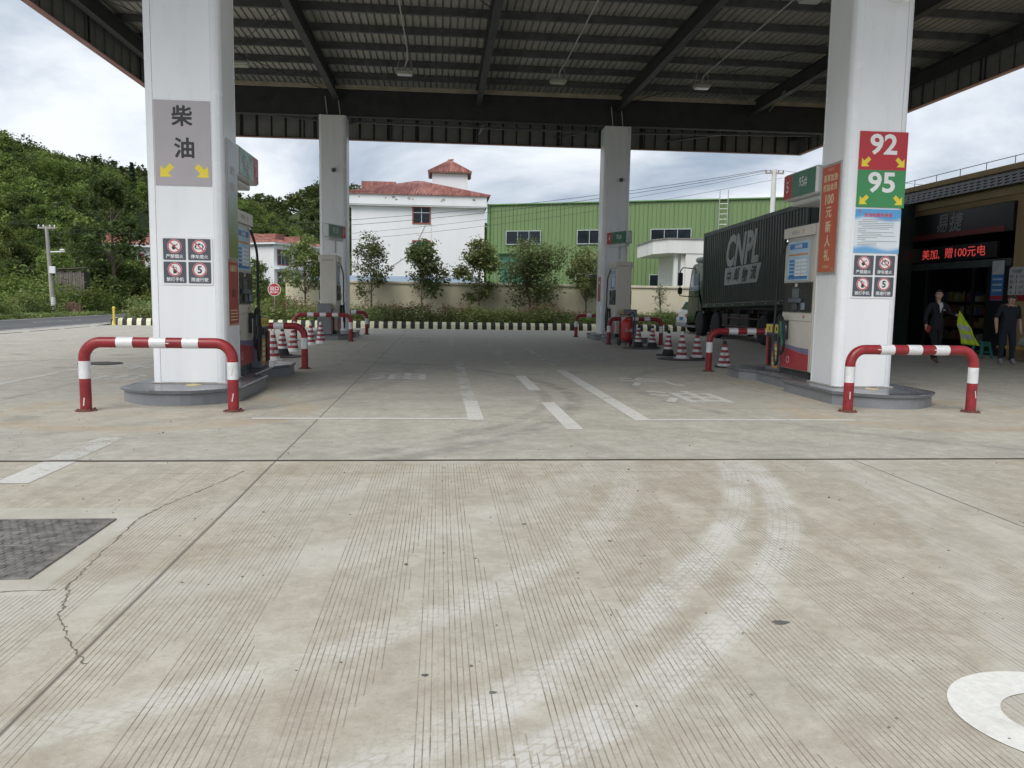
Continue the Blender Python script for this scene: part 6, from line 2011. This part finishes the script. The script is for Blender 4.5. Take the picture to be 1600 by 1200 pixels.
# LED strip
MB().box(-.06, .05, -1.75, 2.75, 2.88, 3.36, .01).build('led_housing', mat('led_black', (.008, .008, .009), .5), t)
def led_material():
    mt, nt, b = pbsdf('led_red'); g = NG(nt)
    P = g.xyz(g.n('ShaderNodeTexCoord').outputs['Object'])
    fy = g.m('ABSOLUTE', g.sub(g.m('FRACT', g.mul(P[1], 1 / .026)), .5)); fz = g.m('ABSOLUTE', g.sub(g.m('FRACT', g.mul(P[2], 1 / .026)), .5))
    k = g.mul(g.ss(fy, .30, .40, 1, 0), g.ss(fz, .30, .40, 1, 0))
    b.inputs['Base Color'].default_value = (.02, .004, .004, 1)
    b.inputs['Emission Color'].default_value = (1, .10, .09, 1)
    g.put(b.inputs['Emission Strength'], g.mul(k, 0.9))
    return mt
M_led = led_material()
text('美加,  赠100元电', .40, M_led, t, (-.064, .28, 3.12), '-x', fit=(3.15, .34))
# glazing frame under the led
MB().box(0, .06, -2.3, 3.5, 2.62, 2.84).build('transom', mat('transom_grey', (.09, .105, .11), .2), t)
for yy in (-.75, 1.6, 3.0): MB().box(-.01, .07, yy - .05, yy + .05, .02, 2.62).build('door_frame', M_sign_bk, t)
for (y0, y1) in ((1.65, 2.95),): MB().box(.02, .035, y0, y1, .05, 2.6).build('glass_door', mat('dark_glass', (.015, .018, .02), .08, spec=.6), t)
dl = MB().box(-.02, .06, -2.32, -1.40, .02, 2.60).build('door_leaf', M_sign_bk, t)
plate('blue_poster', M_pblue, t, .52, 1.0, .004, (-.021, -1.86, 2.12), '-x'); plate('poster_top', mat('poster_white', (.55, .58, .60), .5), t, .50, .40, .004, (-.0255, -1.86, 2.58), '-x')
for k in range(3): plate('poster_line', M_plblue, t, .40, .05, .001, (-.0262, -1.86, 2.24 - k * .16), '-x')
plate('poster_foot', M_sred, t, .50, .12, .004, (-.0255, -1.86, 1.70), '-x')
# shelves with goods inside
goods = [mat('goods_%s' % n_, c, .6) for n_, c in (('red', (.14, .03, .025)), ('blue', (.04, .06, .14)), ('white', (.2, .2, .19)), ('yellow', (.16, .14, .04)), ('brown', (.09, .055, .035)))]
rnd = random.Random(77)
sh = bpy.data.objects.new('shelf', None); COL.objects.link(sh); sh.parent = t; sh.location = (1.0, 0, 0)
for lv in range(4):
    MB().box(0, .45, -1.2, 3.2, .30 + lv * .42, .33 + lv * .42).build('shelf_board', M_sign_bk, sh)
for s_ in (-1.2, 1.0, 3.16): MB().box(0, .45, s_, s_ + .04, .02, 1.95).build('shelf_side', M_sign_bk, sh)
for lv in range(4):
    yy = -1.1
    while yy < 3.0:
        wd = rnd.uniform(.10, .28); hh = rnd.uniform(.18, .34)
        MB().box(.03, .35, yy, yy + wd, .331 + lv * .42, .331 + lv * .42 + hh, .01).build('goods_box', rnd.choice(goods), sh)
        yy += wd + .02
# dark clad porch column
t2 = thing('porch_column', 'dark green clad square column beside the shop entrance', 'column', (15.75, 26.55, 0))
MB().box(-.25, .25, -.45, .45, 0, 4.85, .02).build('cladding', mat('column_dark_green', (.016, .03, .026), .35, var=.15), t2)
for yy in (-.15, .15): MB().box(-.262, -.251, yy - .015, yy + .015, 0.02, 4.8).build('cladding_seam', M_sign_bk, t2)
# price board
t = thing('price_board', 'white fuel price board on red backing fixed to the ochre shop wall', 'price board', (SXW - .002, 21.30, 2.18))
plate('red_backing', mat('board_red', (.30, .025, .03), .4), t, .80, .98, .02, (0, -.04, -.08), '-x')
poly = [(-.31, -.40), (.31, -.40), (.31, .34), (.22, .40), (-.22, .40), (-.31, .34)]
plate('white_board', mat('board_white', (.55, .56, .57), .45), t, 0, 0, .01, (-.0205, .05, 0), '-x', poly=poly)
XB = -.032
text('今日油价', .10, M_ink, t, (XB, .05, .27), '-x', bold=.002)
for k, a in enumerate(('92', '95', '98', '0')):
    text(a, .12, M_ink, t, (XB, .05 + .20, .12 - k * .15), '-x', bold=.003); text('元/升', .075, M_ink, t, (XB, .05 - .19, .12 - k * .15), '-x', bold=.001)
    plate('divider', M_ink, t, .025, .11, .001, (-.0306, .05, .12 - k * .15), '-x')

# stool, bench and bundles
M_teal = mat('stool_teal', (.035, .22, .19), .45, var=.1)
t = thing('plastic_stool', 'teal plastic stool by the shop entrance', 'stool', (15.05, 20.95, 0), .2)
MB().box(-.15, .15, -.15, .15, .43, .47, .012).build('seat', M_teal, t)
for sx in (-1, 1):
    for sy in (-1, 1):
        M_ = MB().box(-.03, .03, -.03, .03, 0, .43, .006)
        M_.v = [(p[0] + sx * (.12 + .07 * (1 - p[2] / .43)), p[1] + sy * (.12 + .07 * (1 - p[2] / .43)), p[2]) for p in M_.v]
        M_.build('leg', M_teal, t)
for sy in (-1, 1):
    MB().box(-.15, .15, sy * .16 - .01, sy * .16 + .01, .16, .21).box(-.13, .13, sy * .14 - .01, sy * .14 + .01, .34, .425).build('stretcher', M_teal, t)
t = thing('yellow_bench', 'low yellow bench against the ochre shop wall', 'bench', (15.65, 19.7, 0))
MB().box(-.22, .22, -1.4, 1.2, .30, .37, .01).build('seat', mat('bench_yellow', (.50, .36, .05), .5, var=.15), t)
for yy in (-1.3, -.1, 1.1):
    for xx in (-.18, .18): MB().box(xx - .025, xx + .025, yy - .025, yy + .025, 0, .30).build('leg', M_steel_dk, t)
t = thing('white_bundle', 'crumpled white plastic bundle on the yellow bench', 'bundle', (15.65, 19.75, .37))
bm = bmesh.new(); bmesh.ops.create_icosphere(bm, subdivisions=3, radius=1.0)
rnd = random.Random(3)
for v in bm.verts:
    k = 1 + .12 * math.sin(7 * v.co.x + 3) * math.cos(9 * v.co.y) + rnd.uniform(-.04, .04)
    v.co = Vector((v.co.x * .2 * k, v.co.y * .55 * k, max(0.0, (v.co.z + .75)) * .17 * k))
me = bpy.data.meshes.new('bag'); bm.to_mesh(me); bm.free(); me.materials.append(mat('bag_white', (.42, .43, .44), .35, var=.15)); me.polygons.foreach_set('use_smooth', [True] * len(me.polygons))
link('bag', me, t)

# ================================================================ PEOPLE
M_skin = mat('skin', (.55, .36, .27), .5, var=.05)
M_suit = mat('suit_black', (.012, .013, .018), .8, var=.2)
M_trou = mat('trousers_black', (.014, .014, .017), .85, var=.2)
M_shirt = mat('shirt_white', (.62, .62, .62), .7, var=.05)
M_shoe = mat('shoe_brown', (.17, .10, .055), .5, var=.1)
M_polo = mat('polo_navy', (.018, .022, .032), .85, var=.2)
M_jean = mat('jeans_dark', (.020, .026, .042), .9, var=.25)
M_trainer = mat('trainer_grey', (.26, .26, .27), .6, var=.2)
M_hair = mat('hair_black', (.010, .009, .009), .6, var=.2)


def person(label, loc, rz, J, cloth, hair, head_turn=0.0, head_tilt=0.0, bald=False):
    """J: joint -> (x,y,z,rx) ; bones list ; one continuous skinned body"""
    t = thing('person', label, 'person', loc, rz)
    names = list(J.keys()); idx = {n_: i for i, n_ in enumerate(names)}
    bones = [('pelvis', 'waist', 'top'), ('waist', 'chest', 'top'), ('chest', 'neck0', 'top'), ('neck0', 'neck', 'skin'), ('neck', 'jaw', 'skin'), ('jaw', 'face', 'skin'), ('face', 'crown', 'skin'), ('face', 'nose', 'skin')]
    for s in 'LR':
        bones += [('chest', 'sh' + s, 'top'), ('sh' + s, 'el' + s, 'sleeve'), ('el' + s, 'wr' + s, 'fore'), ('wr' + s, 'pa' + s, 'skin')]
        for f in range(5): bones += [('pa' + s if f else 'wr' + s, 'f%d%s' % (f, s), 'skin'), ('f%d%s' % (f, s), 'g%d%s' % (f, s), 'skin')]
        bones += [('pelvis', 'hi' + s, 'leg'), ('hi' + s, 'kn' + s, 'leg'), ('kn' + s, 'an' + s, 'leg'), ('an' + s, 'he' + s, 'shoe'), ('an' + s, 'to' + s, 'shoe')]
    for s in 'LR':
        w = Vector(J['wr' + s][:3]); e = Vector(J['el' + s][:3]); d = (w - e).normalized()
        pa = w + d * .075
        side = Vector((0, -1, 0)) if abs(d.y) < .8 else Vector((1, 0, 0))
        side = (side - d * side.dot(d)).normalized()
        oth = d.cross(side)
        J['pa' + s] = (*pa, .030); names.append('pa' + s)
        for f in range(5):
            if f == 0: b0 = w + d * .03 + side * .035; b1 = b0 + d * .035 + side * .012
            else:
                o_ = (.028, .010, -.009, -.026)[f - 1]; ln = (.040, .046, .043, .034)[f - 1]
                b0 = pa + d * .03 + side * o_; b1 = b0 + d * ln * .7 + oth * (-.018 if s == 'L' else .018)
            J['f%d%s' % (f, s)] = (*b0, .0095); J['g%d%s' % (f, s)] = (*b1, .008)
            names += ['f%d%s' % (f, s), 'g%d%s' % (f, s)]
    idx = {n_: i for i, n_ in enumerate(names)}
    me = bpy.data.meshes.new('body')
    me.from_pydata([J[n_][:3] for n_ in names], [(idx[a], idx[b]) for a, b, _ in bones], [])
    o = bpy.data.objects.new('body', me); COL.objects.link(o)
    sk = o.modifiers.new('skin', 'SKIN'); sk.use_smooth_shade = True
    for i, n_ in enumerate(names):
        r = J[n_][3]
        r2 = J[n_][4] if len(J[n_]) > 4 else r
        me.skin_vertices[0].data[i].radius = (r, r2)
        me.skin_vertices[0].data[i].use_root = (n_ == 'pelvis')
    sb = o.modifiers.new('sub', 'SUBSURF'); sb.levels = 2; sb.render_levels = 2
    dg = bpy.context.evaluated_depsgraph_get()
    m2 = bpy.data.meshes.new_from_object(o.evaluated_get(dg))
    bpy.data.objects.remove(o)
    order = ['top', 'sleeve', 'fore', 'skin', 'leg', 'shoe', 'shirt']
    m2.materials.clear()
    for k in order: m2.materials.append(cloth.get(k, M_skin))
    seg = [(Vector(J[a][:3]), Vector(J[b][:3]), order.index(c)) for a, b, c in bones]
    for p in m2.polygons:
        c = p.center; best = 9; bi = 0
        for a, b, k in seg:
            ab = b - a; u = max(0, min(1, (c - a).dot(ab) / max(1e-9, ab.dot(ab))))
            dd = (c - a - ab * u).length
            if dd < best: best = dd; bi = k
        if cloth.get('shirt') and bi == 0 and p.normal.y < -.2 and abs(c.x - J['chest'][0]) < .065 * max(0, (c.z - 1.22) / .22) and c.z > 1.22 and c.z < 1.48: bi = 6
        if bi == 0 and c.z > J['neck0'][2] + .02: bi = 3
        if abs(c.x) < .19 and c.z < J['neck0'][2] - .01 and bi in (2, 3): bi = 0 if c.z > .93 else 4
        p.material_index = bi
    m2.polygons.foreach_set('use_smooth', [True] * len(m2.polygons))
    body = link('body', m2, t)
    # head, hair and features, turned and tilted on the neck
    f = Vector(J['face'][:3])
    HM = Matrix.Translation(f + Vector((0, 0, .012))) @ Matrix.Rotation(head_turn, 4, 'Z') @ Matrix.Rotation(head_tilt, 4, 'X')
    def skull(nm, k, keep, mt_):
        bm = bmesh.new(); bmesh.ops.create_uvsphere(bm, u_segments=22, v_segments=16, radius=1)
        for v in list(bm.verts):
            if not keep(v.co): bm.verts.remove(v)
        for v in bm.verts:
            x, y, z = v.co
            tp = 1.0 + .26 * min(0, z) if y < .3 else 1.0
            jaw = .012 * max(0, -z) if y < 0 else 0
            v.co = Vector((x * .078 * tp * k, y * .098 * k - jaw, z * .122 * k))
        m_ = bpy.data.meshes.new(nm); bm.to_mesh(m_); bm.free(); m_.transform(HM); m_.materials.append(mt_)
        m_.polygons.foreach_set('use_smooth', [True] * len(m_.polygons))
        return link(nm, m_, body)
    skull('head', 1.0, lambda c: True, M_skin)
    skull('hair', 1.07, lambda c: c.z > (.48 if c.y < -.35 else -.05 if c.y < .2 else -.45), hair)
    def put(mb, nm, mt_, p): mb.xf(HM @ Matrix.Translation(p)).build(nm, mt_, body, smooth=True)
    put(MB().lathe([(.016, -.022), (.014, -.01), (.005, .03)], 8), 'nose', M_skin, (0, -.102, -.012))
    for s in (-1, 1):
        put(MB().box(-.013, .013, -.004, .004, -.005, .005), 'eye', M_hair, (s * .031, -.092, .016))
        put(MB().box(-.018, .018, -.004, .004, -.004, .004), 'eyebrow', M_hair, (s * .031, -.094, .038))
        put(MB().lathe([(.005, -.028), (.014, -.01), (.016, .012), (.006, .028)], 8), 'ear', M_skin, (s * .078, .01, .0))
    put(MB().box(-.022, .022, -.004, .004, -.005, .005), 'mouth', mat('lips', (.28, .12, .10), .5), (0, -.092, -.062))
    return t

# walking man in a dark suit carrying a hi-vis vest, looking aside
JA = {'pelvis': (0, 0, .96, .135, .10), 'waist': (0, .0, 1.12, .135, .10), 'chest': (0, 0, 1.38, .16, .11), 'neck0': (0, .0, 1.52, .07), 'neck': (0, -.005, 1.57, .052),
      'jaw': (0, -.01, 1.63, .050), 'face': (0, -.015, 1.70, .055), 'crown': (0, .0, 1.76, .045), 'nose': (0, -.05, 1.69, .012),
      'shL': (.19, .0, 1.46, .075), 'elL': (.33, -.05, 1.24, .058), 'wrL': (.36, -.22, 1.22, .035), 'shR': (-.19, 0, 1.46, .075), 'elR': (-.29, .03, 1.17, .058), 'wrR': (-.33, -.08, .95, .035),
      'hiL': (.095, 0, .90, .095), 'knL': (.10, .02, .50, .070), 'anL': (.09, .22, .13, .048), 'heL': (.09, .28, .09, .035), 'toL': (.09, .12, .04, .035),
      'hiR': (-.095, 0, .90, .095), 'knR': (-.09, -.10, .50, .070), 'anR': (-.08, -.14, .10, .048), 'heR': (-.08, -.10, .045, .040), 'toR': (-.09, -.30, .035, .036)}
pa = person('man in dark suit and white shirt walking with a hi-vis vest in hand', (12.5, 19.15, 0), .0, JA, {'top': M_suit, 'sleeve': M_suit, 'fore': M_suit, 'leg': M_trou, 'shoe': M_shoe, 'skin': M_skin}, M_hair, head_turn=-.75)
MB().box(.07, .12, -.135, -.118, 1.33, 1.345).build('name_badge', M_white, pa)
vs = []; rows = 8
for k in range(rows + 1):
    z = 1.515 - .24 * k / rows; hw = .062 * (1 - k / rows) ** .9 + .003
    for u in (-1, -.5, 0, .5, 1): vs.append((u * hw, -.150 + .03 * (k < 2) * (2 - k) * .7 + .012 * abs(u) + .014 * abs(k - 3) / 4, z))
MB()._add(vs, [(k * 5 + i, k * 5 + i + 1, (k + 1) * 5 + i + 1, (k + 1) * 5 + i) for k in range(rows) for i in range(4)]).build('shirt_front', M_shirt, pa, smooth=True, fix=False)
# vest: folded cloth swinging from the hand
M_hiv = mat('hivis_yellow', (.50, .68, .03), .6, var=.08)
M_silv = mat('reflective_silver', (.50, .52, .52), .4, .3, var=.1)
t = thing('hivis_vest', 'yellow-green reflective vest hanging from the hand of the man in the suit', 'vest', (12.88, 18.83, 0.40))
nu, nv = 12, 18
vs = []
for j in range(nv + 1):
    v = j / nv                      # 0 at hand, 1 at hem
    cx = .02 + .32 * v ** 1.2; wdt = .05 + .19 * min(1, v * 2.2) * (1 + .15 * math.sin(v * 7))
    for i in range(nu + 1):
        u = i / nu - .5
        fold = .035 * math.sin(u * 16 + v * 3) * (.3 + v)
        vs.append((cx + u * 2 * wdt * .85, fold, .88 - .80 * v * (1 - .10 * u) - u * .12))
fs = [(j * (nu + 1) + i, j * (nu + 1) + i + 1, (j + 1) * (nu + 1) + i + 1, (j + 1) * (nu + 1) + i) for j in range(nv) for i in range(nu)]
mb = MB()._add(vs, fs); mb.mi = [1 if (7 <= k // nu <= 9 or 12 <= k // nu <= 14) and 1 <= k % nu <= 10 else 0 for k in range(len(fs))]
o = mb.build('vest_cloth', [M_hiv, M_silv], t, smooth=True, fix=False)
so = o.modifiers.new('thickness', 'SOLIDIFY'); so.thickness = .012
t = thing('red_booklet', 'small red booklet in the other hand of the man in the suit', 'booklet', (12.17, 19.0, .78), .3)
MB().box(-.06, .06, -.008, .008, 0, .17, .002).xf(Matrix.Rotation(.35, 4, 'Y')).build('cover', mat('booklet_red', (.36, .04, .04), .5), t)
MB().box(-.055, .055, -.006, .006, .171, .174).build('pages', M_white, t)

# standing man, head bowed
JB = {'pelvis': (0, 0, .95, .150, .115), 'waist': (0, -.02, 1.10, .165, .13), 'chest': (0, .0, 1.34, .170, .12), 'neck0': (0, -.02, 1.47, .075), 'neck': (0, -.05, 1.52, .056),
      'jaw': (0, -.075, 1.555, .050), 'face': (0, -.085, 1.61, .055), 'crown': (0, -.08, 1.66, .045), 'nose': (.0, -.12, 1.600, .012),
      'shL': (.20, .0, 1.42, .080), 'elL': (.27, .02, 1.15, .052), 'wrL': (.27, -.06, .90, .034), 'shR': (-.20, 0, 1.42, .080), 'elR': (-.30, .01, 1.16, .052), 'wrR': (-.32, -.08, .91, .034),
      'hiL': (.10, 0, .88, .105), 'knL': (.13, -.02, .49, .078), 'anL': (.15, .02, .11, .052), 'heL': (.15, .06, .045, .040), 'toL': (.17, -.14, .038, .038),
      'hiR': (-.10, 0, .88, .105), 'knR': (-.12, -.02, .49, .078), 'anR': (-.13, .02, .11, .052), 'heR': (-.13, .06, .045, .040), 'toR': (-.16, -.14, .038, .038)}
person('man in dark polo shirt and jeans standing with bowed head by the price board', (14.1, 18.72, 0), -.15, JB, {'top': M_polo, 'sleeve': M_polo, 'fore': M_skin, 'leg': M_jean, 'shoe': M_trainer, 'skin': M_skin}, mat('hair_short', (.045, .04, .038), .7), head_tilt=.55)
